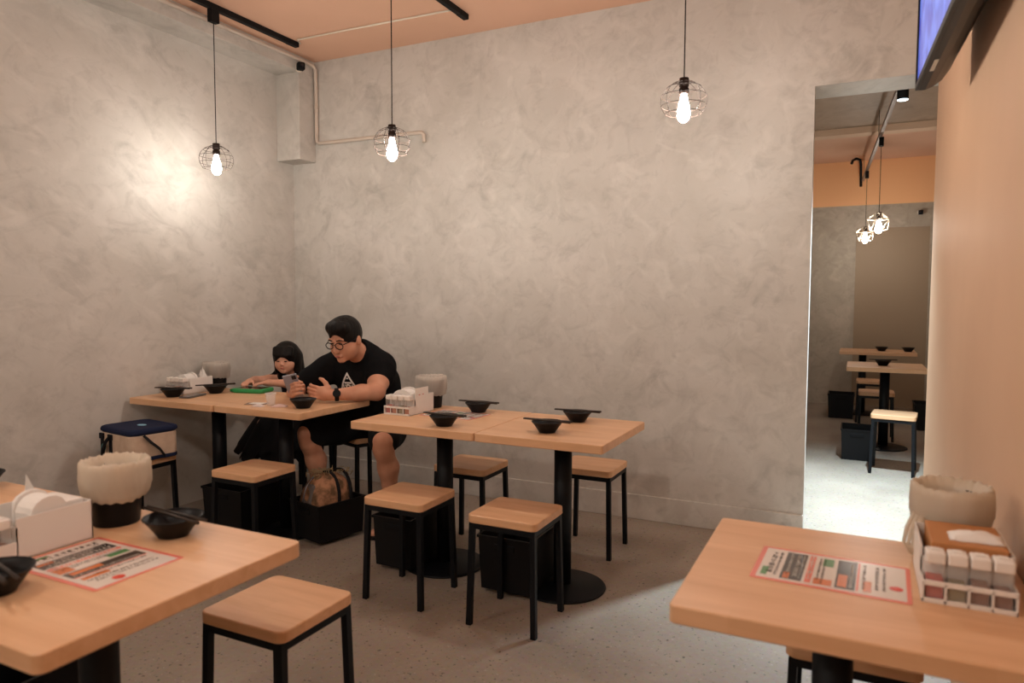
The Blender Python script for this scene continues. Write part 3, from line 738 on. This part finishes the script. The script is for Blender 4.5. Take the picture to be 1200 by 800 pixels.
bag_lined_bin('black bin lined with a cream plastic bag on the left foreground table', -1.738, 1.190, M_BAG, .93, seed=1)
bag_lined_bin('bin lined with a beige plastic bag on the right foreground table by the wall', .207, 1.885, M_BAG, .93, True, seed=2)
bag_lined_bin('bin lined with a sheer plastic bag behind the middle caddy', -2.075, 3.252, M_BAGC, .95, seed=3)
bag_lined_bin('bin lined with a sheer plastic bag behind the far left caddy', -3.755, 3.29, M_BAGC, .95, seed=4)

# ------------------------------------------------------------------ small things on the table of the man and girl
t = thing('phone', 'dark grey phone lying flat before the far left caddy', 'phone', (-3.56, 2.94, .7502), R(105))
b = new(); slab(b, (-.085, -.037, 0), (.085, .037, .010), .012, .002); obj('phone_body', b, M_PHONE2, t)
b = new(); box(b, (-.079, -.033, .0098), (.079, .033, .0104)); obj('screen', b, M_SCREEN, t)
t = thing('tablet', 'child tablet in a green foam case lying before the girl', 'tablet', (-3.405, 3.262, .7502), R(12)); t.scale = (.9, .8, 1)
b = new(); slab(b, (-.125, -.09, 0), (.125, .09, .026), .03, .008); obj('foam_case', b, M_GREEN, t)
b = new(); box(b, (-.10, -.066, .0245), (.10, .066, .0265), .0005); obj('screen', b, M_SCREEN, t)
b = new(); slab(b, (-.165, -.05, .002), (-.115, .05, .018), .02, .006); obj('case_handle', b, M_GREEN, t)
b = new(); box(b, (-.06, -.04, 0), (.06, .04, .0015)); o = tag(obj('leaflet', b, M_INKP), 'brown leaflet near the table edge before the girl', 'leaflet'); o.location = (-3.0, 2.90, .7502); o.rotation_euler = (0, 0, R(28))
b = new(); box(b, (-.04, -.026, 0), (.04, .026, .001)); o = tag(obj('paper_note', b, M_PAPER), 'small white note lying on the brown leaflet', 'note'); o.location = (-3.005, 2.91, .7518); o.rotation_euler = (0, 0, R(15))
t = thing('plastic_cup', 'clear plastic cup near the table edge before the girl', 'cup', (-2.895, 2.90, .7502))
b = new(); lathe(b, [(.021, 0), (.029, .066), (.031, .068), (.028, .066), (.020, .002)], 24); obj('cup_body', b, M_CLEAR, t)
b = new(); lathe(b, [(.029, .0655), (.032, .067), (.029, .0685)], 24, cap=False); obj('rim', b, M_WHITE, t)
crumple('wrapper', 'crumpled pale wrapper between the clear cup and the bowl', 'wrapper', (-2.815, 2.88, .7502), .045, .03, .014, mat('pink_wrapper', (.62, .42, .38), .4), 21, R(30))
crumple('wrapper', 'crumpled white wrapper left of the clear cup', 'wrapper', (-2.925, 2.835, .7502), .035, .022, .012, mat('pale_wrapper', (.66, .56, .54), .4), 22, R(10))

# ------------------------------------------------------------------ people: implicit surfaces meshed with surface nets
class Sdf:
    def __init__(s, lo, hi, h):
        s.o = np.array(lo, np.float32); s.h = h; s.n = np.ceil((np.array(hi)-np.array(lo))/h).astype(int)+1
        s.F = np.full(s.n, .5, np.float32)
    def sub(s, lo, hi):
        a = np.clip(np.floor((np.array(lo)-s.o)/s.h).astype(int), 0, s.n); b_ = np.clip(np.ceil((np.array(hi)-s.o)/s.h).astype(int)+1, 0, s.n)
        sl = tuple(slice(x, y) for x, y in zip(a, b_))
        g = np.meshgrid(*[s.o[i]+s.h*np.arange(a[i], b_[i], dtype=np.float32) for i in range(3)], indexing='ij')
        return sl, g
    def put(s, sl, d, k):
        A = s.F[sl]
        if k <= 0: s.F[sl] = np.minimum(A, d); return
        q = np.clip(.5+.5*(A-d)/k, 0, 1); s.F[sl] = A*(1-q)+d*q-k*q*(1-q)
    def cap(s, a, b_, ra, rb, k=.02):
        a, b_ = np.array(a, float), np.array(b_, float); m = max(ra, rb)+k+3*s.h
        sl, g = s.sub(np.minimum(a, b_)-m, np.maximum(a, b_)+m)
        if 0 in s.F[sl].shape: return
        d = b_-a; L2 = max(d@d, 1e-9)
        t = np.clip(((g[0]-a[0])*d[0]+(g[1]-a[1])*d[1]+(g[2]-a[2])*d[2])/L2, 0, 1)
        r = np.sqrt((g[0]-a[0]-t*d[0])**2+(g[1]-a[1]-t*d[1])**2+(g[2]-a[2]-t*d[2])**2)
        s.put(sl, r-(ra+(rb-ra)*t), k)
    def chain(s, pts, rs, k=.02):
        for i in range(len(pts)-1): s.cap(pts[i], pts[i+1], rs[i], rs[i+1], k)
    def ell(s, c, rad, rot=None, k=.02, cut=False):
        c = np.array(c, float); rad = np.array(rad, float); m = rad.max()+k+3*s.h
        sl, g = s.sub(c-m, c+m)
        if 0 in s.F[sl].shape: return
        p = [g[i]-c[i] for i in range(3)]
        if rot is not None:
            Q = np.array(rot)     # columns = local axes
            p = [p[0]*Q[0, i]+p[1]*Q[1, i]+p[2]*Q[2, i] for i in range(3)]
        q = np.sqrt((p[0]/rad[0])**2+(p[1]/rad[1])**2+(p[2]/rad[2])**2)
        g2 = np.sqrt((p[0]/rad[0]**2)**2+(p[1]/rad[1]**2)**2+(p[2]/rad[2]**2)**2)+1e-6
        d = q*(q-1)/g2
        if cut: s.F[sl] = np.maximum(s.F[sl], -d)
        else: s.put(sl, d, k)
    def clip(s, p, n):           # keep the side opposite to n
        n = np.array(n, float); n /= np.linalg.norm(n)
        sl, g = s.sub(s.o, s.o+s.h*s.n)
        s.F = np.maximum(s.F, ((g[0]-p[0])*n[0]+(g[1]-p[1])*n[1]+(g[2]-p[2])*n[2])[:s.n[0], :s.n[1], :s.n[2]])
    def mesh(s, name, m, parent, base):
        F = s.F; N = F < 0; n = s.n
        c8 = [(i, j, k) for i in (0, 1) for j in (0, 1) for k in (0, 1)]
        def sh(A, c): return A[c[0]:n[0]-1+c[0], c[1]:n[1]-1+c[1], c[2]:n[2]-1+c[2]]
        cnt = sum(sh(N, c).astype(np.int8) for c in c8); act = (cnt > 0) & (cnt < 8)
        ids = np.full(act.shape, -1, np.int64); w_ = np.argwhere(act); ids[act] = np.arange(len(w_))
        acc = np.zeros((len(w_), 3)); num = np.zeros(len(w_))
        for a in c8:
            for ax in range(3):
                if a[ax]: continue
                q = list(a); q[ax] = 1
                fa = F[w_[:, 0]+a[0], w_[:, 1]+a[1], w_[:, 2]+a[2]]; fb = F[w_[:, 0]+q[0], w_[:, 1]+q[1], w_[:, 2]+q[2]]
                x = (fa < 0) != (fb < 0); t = np.where(x, fa/np.where(x, fa-fb, 1), 0)
                p = np.tile(np.array(a, float), (len(w_), 1)); p[:, ax] = t
                acc += p*x[:, None]; num += x
        V = (w_+acc/num[:, None])*s.h+s.o-np.array(base)
        Q = []
        for ax in range(3):
            u, v = [(1, 2), (2, 0), (0, 1)][ax]
            A = np.moveaxis(N, (ax, u, v), (0, 1, 2)); I = np.moveaxis(ids, (ax, u, v), (0, 1, 2))
            e = A[:-1, 1:-1, 1:-1] != A[1:, 1:-1, 1:-1]; z = np.argwhere(e)
            if not len(z): continue
            i, j, k = z[:, 0], z[:, 1]+1, z[:, 2]+1
            f = np.stack([I[i, j-1, k-1], I[i, j, k-1], I[i, j, k], I[i, j-1, k]], 1)
            fl = A[i+1, j, k]; f[fl] = f[fl][:, ::-1]; Q.append(f)
        Q = np.concatenate(Q); Q = Q[(Q >= 0).all(1)]
        me = bpy.data.meshes.new(name); me.from_pydata(V.tolist(), [], Q.tolist()); me.materials.append(m)
        me.polygons.foreach_set('use_smooth', [True]*len(me.polygons)); me.update()
        o = bpy.data.objects.new(name, me); COL.objects.link(o)
        if parent: o.parent = parent
        return o
def frame(yaw_dir, pitch):
    """head axes (left, forward, up); forward tipped down by pitch"""
    f = Vector((*yaw_dir, 0)).normalized(); l = Vector((0, 0, 1)).cross(f)
    fwd = f*math.cos(pitch)-Vector((0, 0, 1))*math.sin(pitch); up = fwd.cross(l)*-1 if (fwd.cross(l)).z < 0 else fwd.cross(l)
    return l, fwd, up
def hand(s, wrist, palm_dir, side, normal, fl, curl, sc=1.0, k=.006, thumb_up=.6, r=.0092):
    """palm + four curled fingers + thumb; side = direction from little finger to index"""
    d = Vector(palm_dir).normalized(); nrm = Vector(normal).normalized(); sd = Vector(side).normalized()
    w0 = Vector(wrist); pc = w0+d*.05*sc
    Q = np.array([list(sd), list(d), list(nrm)]).T
    s.ell(pc, (.041*sc, .052*sc, .016*sc), Q, .012)
    s.cap(w0, w0+d*.03*sc, .026*sc, .026*sc, .02)
    lens = (.062, .074, .078, .070)
    for i in range(4):
        off = (-.030+.0195*i)*sc; p = w0+d*(.088+(.0, .006, .007, .003)[i])*sc+sd*off; a = 0; pts = [w0+d*.06*sc+sd*off*.8, p]; dirv = d.copy()
        for j, q in enumerate((.45, .32, .25)):
            a += curl[j]; dirv = (d*math.cos(a)+nrm*math.sin(a)).normalized(); p = p+dirv*lens[i]*q*sc*fl; pts.append(p)
        s.chain(pts, [r*sc*1.05, r*sc*1.05, r*sc, r*sc*.92, r*sc*.8], .003)
    tb = w0+d*.03*sc+sd*.036*sc
    p1 = tb+(sd*.7+d*.6+nrm*thumb_up*.4).normalized()*.030*sc; p2 = p1+(sd*.35+d*.7+nrm*thumb_up).normalized()*.030*sc; p3 = p2+(sd*.05+d*.7+nrm*thumb_up*1.2).normalized()*.024*sc
    s.chain([w0+d*.022*sc+sd*.018*sc, tb, p1, p2, p3], [.015*sc, .015*sc, .012*sc, .0105*sc, .0085*sc], .008)

# ---- the man
MB = (-2.72, 3.60, 0)
man = thing('person', 'man in a black T-shirt with glasses, seated and looking at a phone', 'person', MB)
hl, hf, hu = frame((.04, -1), R(20)); HC = Vector((-2.655, 3.245, 1.105))
def hp(x, y, z, c=HC, ax=(hl, hf, hu), s=1.0): return c+(ax[0]*x+ax[1]*y+ax[2]*z)*s
HQ = np.array([list(hl), list(hf), list(hu)]).T
neck = Vector((-2.665, 3.40, 1.0))
shL, shR = Vector((-2.555, 3.455, .930)), Vector((-2.87, 3.425, .935))
elL, wrL = Vector((-2.468, 3.285, .806)), Vector((-2.655, 3.125, .795))
elR, wrR = Vector((-3.005, 3.235, .806)), Vector((-2.885, 3.055, .80))
hipL, hipR = Vector((-2.62, 3.64, .56)), Vector((-2.84, 3.64, .56))
knL, knR = Vector((-2.37, 3.215, .545)), Vector((-2.875, 3.175, .545))
anL, anR = Vector((-2.395, 3.32, .10)), Vector((-2.875, 3.28, .10))
s = Sdf((-3.16, 2.80, 0), (-2.24, 3.95, 1.30), .005)
s.ell((-2.73, 3.63, .60), (.205, .165, .135), None, .05)                              # pelvis
s.chain([(-2.735, 3.60, .66), (-2.72, 3.55, .80), (-2.705, 3.49, .88)], [.150, .150, .125], .06)
s.cap((-2.61, 3.475, .905), (-2.80, 3.45, .905), .095, .095, .04)
s.cap((-2.668, 3.45, .96), (-2.657, 3.31, 1.05), .066, .060, .03)                       # neck
s.ell(hp(0, -.012, .022), (.081, .097, .098), HQ, .02)                                   # skull
s.ell(hp(0, .026, -.050), (.072, .066, .070), HQ, .03)                                   # jaw
s.ell(hp(.036, .045, -.035), (.034, .034, .036), HQ, .025); s.ell(hp(-.036, .045, -.035), (.034, .034, .036), HQ, .025)   # cheeks
s.ell(hp(0, .075, -.098), (.024, .020, .018), HQ, .02)                                    # chin
s.cap(hp(0, .090, .010), hp(0, .108, -.030), .010, .0145, .010); s.ell(hp(0, .105, -.035), (.020, .012, .010), HQ, .006)   # nose
s.cap(hp(.018, .094, -.066), hp(-.018, .094, -.066), .008, .008, .008)
for q in (1, -1):
    s.ell(hp(.082*q, -.012, -.008), (.010, .020, .033), HQ, .006)
    s.cap(hp(.045*q, .082, .030), hp(.018*q, .092, .026), .008, .008, .012)
for sh, el, wr in ((shL, elL, wrL), (shR, elR, wrR)):
    s.chain([sh, sh.lerp(el, .55), el], [.068, .060, .050], .03)
    s.chain([el, el.lerp(wr, .35), wr], [.047, .046, .029], .02)
hand(s, wrL, (-.80, -.55, .18), (.15, .15, 1), (-.45, .85, .05), 1.0, (.45, .5, .4), 1.0, thumb_up=.5)
hand(s, wrR, (.62, -.62, .30), (-.35, .1, 1), (.60, .80, .05), 1.0, (.5, .6, .5), 1.0, thumb_up=.5)
for hi_, kn, an in ((hipL, knL, anL), (hipR, knR, anR)):
    s.chain([hi_, hi_.lerp(kn, .55), kn], [.098, .084, .060], .04)
    s.chain([kn, kn.lerp(an, .12)+Vector((0, -.008, 0)), kn.lerp(an, .38)+Vector((0, .018, 0)), kn.lerp(an, .75)+Vector((0, .008, 0)), an], [.058, .053, .057, .040, .034], .03)
    s.cap(an, an+Vector((0, .03, -.055)), .036, .034, .02); s.chain([an+Vector((0, .02, -.062)), an+Vector((.0, -.10, -.068)), an+Vector((0, -.17, -.076))], [.034, .034, .024], .02)
body = s.mesh('body', M_SKIN, man, MB)
# shirt
s = Sdf((-3.10, 3.02, .50), (-2.28, 3.95, 1.12), .006)
s.ell((-2.73, 3.64, .60), (.215, .180, .125), None, .05)
s.chain([(-2.735, 3.60, .66), (-2.72, 3.55, .80), (-2.705, 3.49, .88)], [.185, .178, .145], .06)
s.cap((-2.61, 3.475, .905), (-2.80, 3.45, .905), .112, .112, .05)
s.cap((-2.675, 3.455, .96), (-2.668, 3.40, 1.015), .096, .086, .04)
s.cap((-2.63, 3.45, .985), (-2.575, 3.465, .945), .072, .072, .04); s.cap((-2.72, 3.435, .985), (-2.83, 3.43, .955), .070, .070, .04)
for sh, el, q in ((shL, elL, .44), (shR, elR, .72)):
    e = sh.lerp(el, q); s.chain([sh, sh.lerp(el, .25), e], [.086, .084, .080], .03)
    dd = (el-sh).normalized()
s.ell((-2.660, 3.325, 1.055), (.078, .070, .060), None, cut=True)
shirt = s.mesh('t_shirt', M_SHIRT, man, MB)
# shorts
s = Sdf((-3.05, 3.02, .40), (-2.22, 3.95, .74), .006)
s.ell((-2.73, 3.64, .575), (.222, .185, .120), None, .05)
for hi_, kn in ((hipL, knL), (hipR, knR)): s.chain([hi_, hi_.lerp(kn, .5), hi_.lerp(kn, .93)], [.112, .104, .090], .05)
s.clip((0, 0, .478), (0, 0, -1)) if False else None
shorts = s.mesh('shorts', M_SHORTS, man, MB)
# hair
s = Sdf(HC-Vector((.16, .16, .16)), HC+Vector((.16, .16, .18)), .004)
s.ell(hp(0, -.016, .030), (.088, .106, .106), HQ, .01)
s.ell(hp(0, .028, .085), (.066, .066, .050), HQ, .03)
s.cap(hp(-.045, .050, .092), hp(.045, .050, .092), .028, .028, .02)
s.ell(hp(0, .125, -.026), (.076, .085, .098), HQ, cut=True)
s.ell(hp(0, .075, -.105), (.12, .080, .130), HQ, cut=True)
s.ell(hp(0, -.005, -.125), (.12, .085, .105), HQ, cut=True)
s.mesh('hair', M_HAIR, man, MB)
# face details
def lp(v): return Vector(v)-Vector(MB)
def ellipsoid_bm(c, rad, ax, n=14):
    b = new(); bmesh.ops.create_uvsphere(b, u_segments=n, v_segments=n//2+2, radius=1)
    Mx = Matrix((ax[0], ax[1], ax[2])).transposed(); 
    for v in b.verts: v.co = Vector(c)+Mx @ Vector((v.co.x*rad[0], v.co.y*rad[1], v.co.z*rad[2]))
    for f in b.faces: f.smooth = True
    return b
HAX = (hl, hf, hu)
for q in (1, -1):
    obj('eye', ellipsoid_bm(lp(hp(.030*q, .0885, .008)), (.012, .006, .0035), HAX), M_HAIR, man)
    b = new(); tube(b, [lp(hp(.050*q, .085, .028)), lp(hp(.034*q, .0975, .034)), lp(hp(.014*q, .099, .029))], [.002, .004, .003], 6); obj('eyebrow', b, M_HAIR, man)
b = new(); tube(b, [lp(hp(x, y, -.067)) for x, y in ((-.022, .094), (-.01, .1015), (0, .1025), (.01, .1015), (.022, .094))], [.002, .0045, .005, .0045, .002], 6); obj('lips', b, M_LIP, man)
b = new()
for q in (1, -1):
    tube(b, [lp(hp(q*(.034+.025*math.cos(a)), .110-.10*abs(.034+.025*math.cos(a))**1.3*1.2, .002+.019*math.sin(a))) for a in [2*math.pi*k/18 for k in range(18)]], .0025, 6, True)
    tube(b, [lp(hp(q*.058, .098, .010)), lp(hp(q*.080, .05, .010)), lp(hp(q*.086, -.01, .012))], .0026, 6)
tube(b, [lp(hp(-.010, .107, .006)), lp(hp(0, .112, .009)), lp(hp(.010, .107, .006))], .0018, 6)
obj('eyeglasses', b, M_BLACKM, man)
# wristwatch
wd = (elL-wrL).normalized(); wc = wrL.lerp(elL, .10)
side = wd.cross(Vector((0, 0, 1))).normalized(); upv = side.cross(wd).normalized()
MW = Matrix((side, upv, wd)).transposed().to_4x4(); MW.translation = lp(wc)
b = new(); lathe(b, [(.0335, -.012), (.0372, -.011), (.0378, 0), (.0372, .011), (.0335, .012)], 28, cap=False); bmesh.ops.transform(b, matrix=MW, verts=b.verts); wo = obj('wristwatch', b, M_BLACKM, man)
fn = Vector((.62, -.72, .30)); fn = (fn-wd*fn.dot(wd)).normalized(); q = Vector((0, 0, 1)).rotation_difference(fn)
b = new(); lathe(b, [(.021, -.004), (.0225, 0), (.0215, .007), (.018, .008)], 24); bmesh.ops.transform(b, matrix=Matrix.Translation(lp(wc+fn*.038)) @ q.to_matrix().to_4x4(), verts=b.verts); obj('watch_case', b, M_BLACKM, wo)
for an in (anL, anR):
    b = new(); p0 = lp(an)
    t2 = bmesh.new(); bmesh.ops.create_cube(t2, size=1); t2.free()
    slab(b, (p0.x-.045, p0.y-.205, 0), (p0.x+.045, p0.y+.065, .022), .04, .005); tube(b, [p0+Vector((-.040, -.09, -.080)), p0+Vector((-.02, -.10, -.030)), p0+Vector((.02, -.10, -.030)), p0+Vector((.040, -.09, -.080))], .012, 8); obj('sandal', b, M_BLACKM, man)
# shirt print: white triangle badge, laid on the cloth
bv = BVHTree.FromPolygons([v.co[:] for v in shirt.data.vertices], [p.vertices[:] for p in shirt.data.polygons])
LO = lp((-2.712, 3.20, .862)); U = Vector((.985, .17, 0)).normalized(); Vv = Vector((0, .25, .97)).normalized(); Nn = Vector((.05, -1, .12)).normalized()
def badge(u, v):       # u in -1..1, v in 0..1 (apex at the top)
    hw = (1-v)
    if abs(u) > hw: return False
    if hw-abs(u) < .17 or v < .07: return True                    # outline
    if .62 < v < .70 and abs(u) < .1: return True
    if .40 < v < .47 and abs(u) < .35: return True
    r = math.hypot(u*1.1, (v-.24)*2.2)
    if r < .12: return False
    if r < .30: return True
    if r < .36: return False
    return v < .34 and int((u+1)*9) % 2 == 0
b = new(); W, Hh, n = .076, .115, 46; V = {}
def pv(i, j):
    if (i, j) not in V:
        o = LO+U*(W*(2*i/n-1))+Vv*(Hh*(j/n-.5)); h = bv.ray_cast(o+Nn*.2, -Nn, .6)
        V[i, j] = b.verts.new(h[0]+h[1]*.0018) if h[0] is not None else None
    return V[i, j]
for i in range(n):
    for j in range(n):
        if badge(2*(i+.5)/n-1, (j+.5)/n):
            q = [pv(i, j), pv(i+1, j), pv(i+1, j+1), pv(i, j+1)]
            if None not in q: b.faces.new(q)
obj('shirt_print', b, M_PRINT, shirt, recalc=False)
# phone in the man's hands
ph = thing('phone', 'grey phone held up in both hands by the man', 'phone', (-2.835, 3.01, .846), R(32))
rot = Euler((R(26), R(-12), 0)).to_matrix()
b = new(); slab(b, (-.039, -.004, -.078), (.039, .004, .078), .0035, .0015)
bmesh.ops.transform(b, matrix=rot.to_4x4(), verts=b.verts); obj('phone_body', b, M_PHONE, ph)
b = new(); box(b, (-.036, .0038, -.074), (.036, .0046, .074)); bmesh.ops.transform(b, matrix=rot.to_4x4(), verts=b.verts); obj('screen', b, M_SCREEN, ph)
b = new(); box(b, (.008, -.0055, .045), (.032, -.0038, .070), .001); bmesh.ops.transform(b, matrix=rot.to_4x4(), verts=b.verts); obj('camera_bump', b, M_SCREEN, ph)

# ---- the girl
GB = (-3.43, 3.70, 0)
girl = thing('person', 'small girl with black bob hair in a dark dress, looking at a tablet', 'person', GB)
gl, gf, gu = frame((.38, -.92), R(9)); GC = Vector((-3.425, 3.575, .935)); GA = (gl, gf, gu); GQ = np.array([list(gl), list(gf), list(gu)]).T
def gp(x, y, z): return GC+gl*x+gf*y+gu*z
def glp(v): return Vector(v)-Vector(GB)
gshL, gshR = Vector((-3.325, 3.655, .785)), Vector((-3.545, 3.655, .785))
gelL, gelR = Vector((-3.255, 3.50, .785)), Vector((-3.625, 3.50, .785))
gwL, gwR = Vector((-3.38, 3.375, .797)), Vector((-3.535, 3.36, .797))
s = Sdf((-3.74, 3.12, 0), (-3.14, 3.92, 1.10), .0045)
s.chain([(-3.43, 3.72, .53), (-3.432, 3.70, .66), (-3.435, 3.665, .76)], [.10, .088, .082], .04)
s.cap(gshL, gshR, .042, .042, .03)
s.cap((-3.435, 3.655, .80), (-3.428, 3.60, .87), .032, .032, .02)
s.ell(gp(0, -.006, .018), (.070, .082, .082), GQ, .02)
s.ell(gp(0, .028, -.036), (.056, .052, .056), GQ, .025)
for q in (1, -1): s.ell(gp(.030*q, .042, -.026), (.030, .028, .030), GQ, .02)
s.ell(gp(0, .060, -.072), (.018, .014, .013), GQ, .015)
s.ell(gp(0, .084, -.018), (.011, .010, .009), GQ, .008)
for sh, el, wr in ((gshL, gelL, gwL), (gshR, gelR, gwR)):
    s.chain([sh, sh.lerp(el, .5), el], [.036, .032, .028], .02); s.chain([el, el.lerp(wr, .4), wr], [.028, .027, .020], .015)
hand(s, gwL, (-.50, -.86, .0), (-.86, .50, .0), (.0, -.1, -1), .95, (.15, .35, .3), .62, thumb_up=.2, r=.0105)
hand(s, gwR, (.42, -.90, .0), (.90, .42, .0), (.0, -.1, -1), .95, (.15, .35, .3), .62, thumb_up=.2, r=.0105)
for q in (1, -1):
    kx = -3.43+.075*q
    s.chain([(kx, 3.68, .53), (kx+.01*q, 3.50, .52), (kx+.01*q, 3.46, .50)], [.06, .05, .045], .02); s.chain([(kx+.01*q, 3.46, .50), (kx+.01*q, 3.49, .36), (kx+.01*q, 3.47, .22)], [.042, .042, .028], .02)
    s.chain([(kx+.01*q, 3.48, .20), (kx+.01*q, 3.40, .185)], [.027, .022], .015)
s.mesh('body', M_SKINC, girl, GB)
s = Sdf((-3.62, 3.54, .50), (-3.24, 3.84, .86), .005)
s.chain([(-3.43, 3.72, .53), (-3.432, 3.70, .66), (-3.435, 3.665, .76)], [.108, .098, .094], .04)
s.cap((-3.355, 3.658, .785), (-3.515, 3.658, .785), .050, .050, .03)
s.ell((-3.435, 3.60, .865), (.055, .05, .04), None, cut=True)
s.mesh('dress', M_DRESS, girl, GB)
b = new()
for q, sh in ((1, gshL), (-1, gshR)):      # fluttered sleeves
    c = glp(sh); n = 20; A, B2 = [], []
    for k in range(n):
        a = 2*math.pi*k/n; rr_ = .052+.010*math.sin(5*a)
        A.append(b.verts.new(c+Vector((-.01*q, .038*math.cos(a), .038*math.sin(a)+.008)))); B2.append(b.verts.new(c+Vector((.042*q+.008*q*math.sin(6*a), rr_*math.cos(a)-.02, rr_*math.sin(a)+.006))))
    for k in range(n): b.faces.new((A[k], A[(k+1) % n], B2[(k+1) % n], B2[k])).smooth = True
bmesh.ops.solidify(b, geom=b.faces[:], thickness=.003)
obj('sleeve_frill', b, M_DRESS, girl)
def skirt(name, r0, r1, z0, z1, ph, m):
    b = new(); n = 72; rings = []
    for i in range(7):
        t = i/6; ring = []
        for k in range(n):
            a = 2*math.pi*k/n; r = r0+(r1-r0)*t**.5; q = 1+.06*t*math.sin(13*a+ph)+.04*t*math.sin(7*a+ph*2)
            cx, cy = Vector(GB).x, 3.66-.15*t
            ring.append(b.verts.new((cx+r*q*math.cos(a)*1.05-GB[0], cy+r*q*.85*math.sin(a)-GB[1], z0+(z1-z0)*t+.02*t*math.sin(9*a+ph)+.012*t*math.sin(21*a))))
        rings.append(ring)
    for p, q in zip(rings, rings[1:]):
        for k in range(n): b.faces.new((p[k], p[(k+1) % n], q[(k+1) % n], q[k])).smooth = True
    obj(name, b, m, girl)
skirt('tulle_skirt', .125, .285, .655, .345, 0, M_TULLE)
skirt('tulle_skirt', .12, .265, .64, .30, 1.3, M_TULLE)
b = new(); rr = random.Random(9)
for k in range(60):
    a = rr.uniform(math.pi*1.1, math.pi*2.1); t = rr.uniform(.25, .95); r = .10+.18*t**.7
    p = Vector((r*1.09*math.cos(a), -.04-.10*t+r*.9*math.sin(a), .63-.27*t)); box(b, p-Vector((.002, .002, .002)), p+Vector((.002, .002, .002)))
obj('sequins', b, M_SEQUIN, girl)
b = new()
for q in (1, -1):
    x = .085*q
    tube(b, [(x, -.235, .50), (x, -.215, .40), (x, -.222, .30), (x, -.228, .225)], [.0, .0465, .0435, .032][1:2]*1+[.0465, .0435, .033], 14)
obj('leggings', b, M_TULLE, girl)
b = new()
for q in (1, -1): slab(b, (.085*q-.03, -.335, .155), (.085*q+.03, -.195, .205), .028, .012)
obj('shoe', b, M_DRESS, girl)
# girl hair: bob with fringe
s = Sdf(GC-Vector((.18, .18, .20)), GC+Vector((.18, .18, .15)), .004)
s.ell(gp(0, -.014, .026), (.087, .098, .092), GQ, .01)
for q in (1, -1):
    s.cap(gp(.066*q, -.012, .02), gp(.070*q, -.010, -.085), .024, .018, .02)
    s.cap(gp(.045*q, -.055, .0), gp(.055*q, -.070, -.135), .048, .042, .03)
for k in range(11): s.cap(gp(-.055+.011*k, .042, .078), gp(-.058+.0116*k, .074-.30*abs(-.055+.011*k)**1.2, .042+.005*math.sin(k*2.3)), .014, .007, .014)
s.ell(gp(0, .095, -.046), (.057, .085, .076), GQ, cut=True)
s.ell(gp(0, .05, -.115), (.050, .09, .06), GQ, cut=True)
s.mesh('hair', M_HAIR, girl, GB)
for q in (1, -1):
    obj('eye', ellipsoid_bm(glp(gp(.026*q, .0775, .002)), (.011, .005, .004), GA), M_HAIR, girl)
b = new(); tube(b, [glp(gp(x, y, -.046)) for x, y in ((-.014, .0765), (0, .0825), (.014, .0765))], [.002, .0045, .002], 6); obj('lips', b, M_LIP, girl)
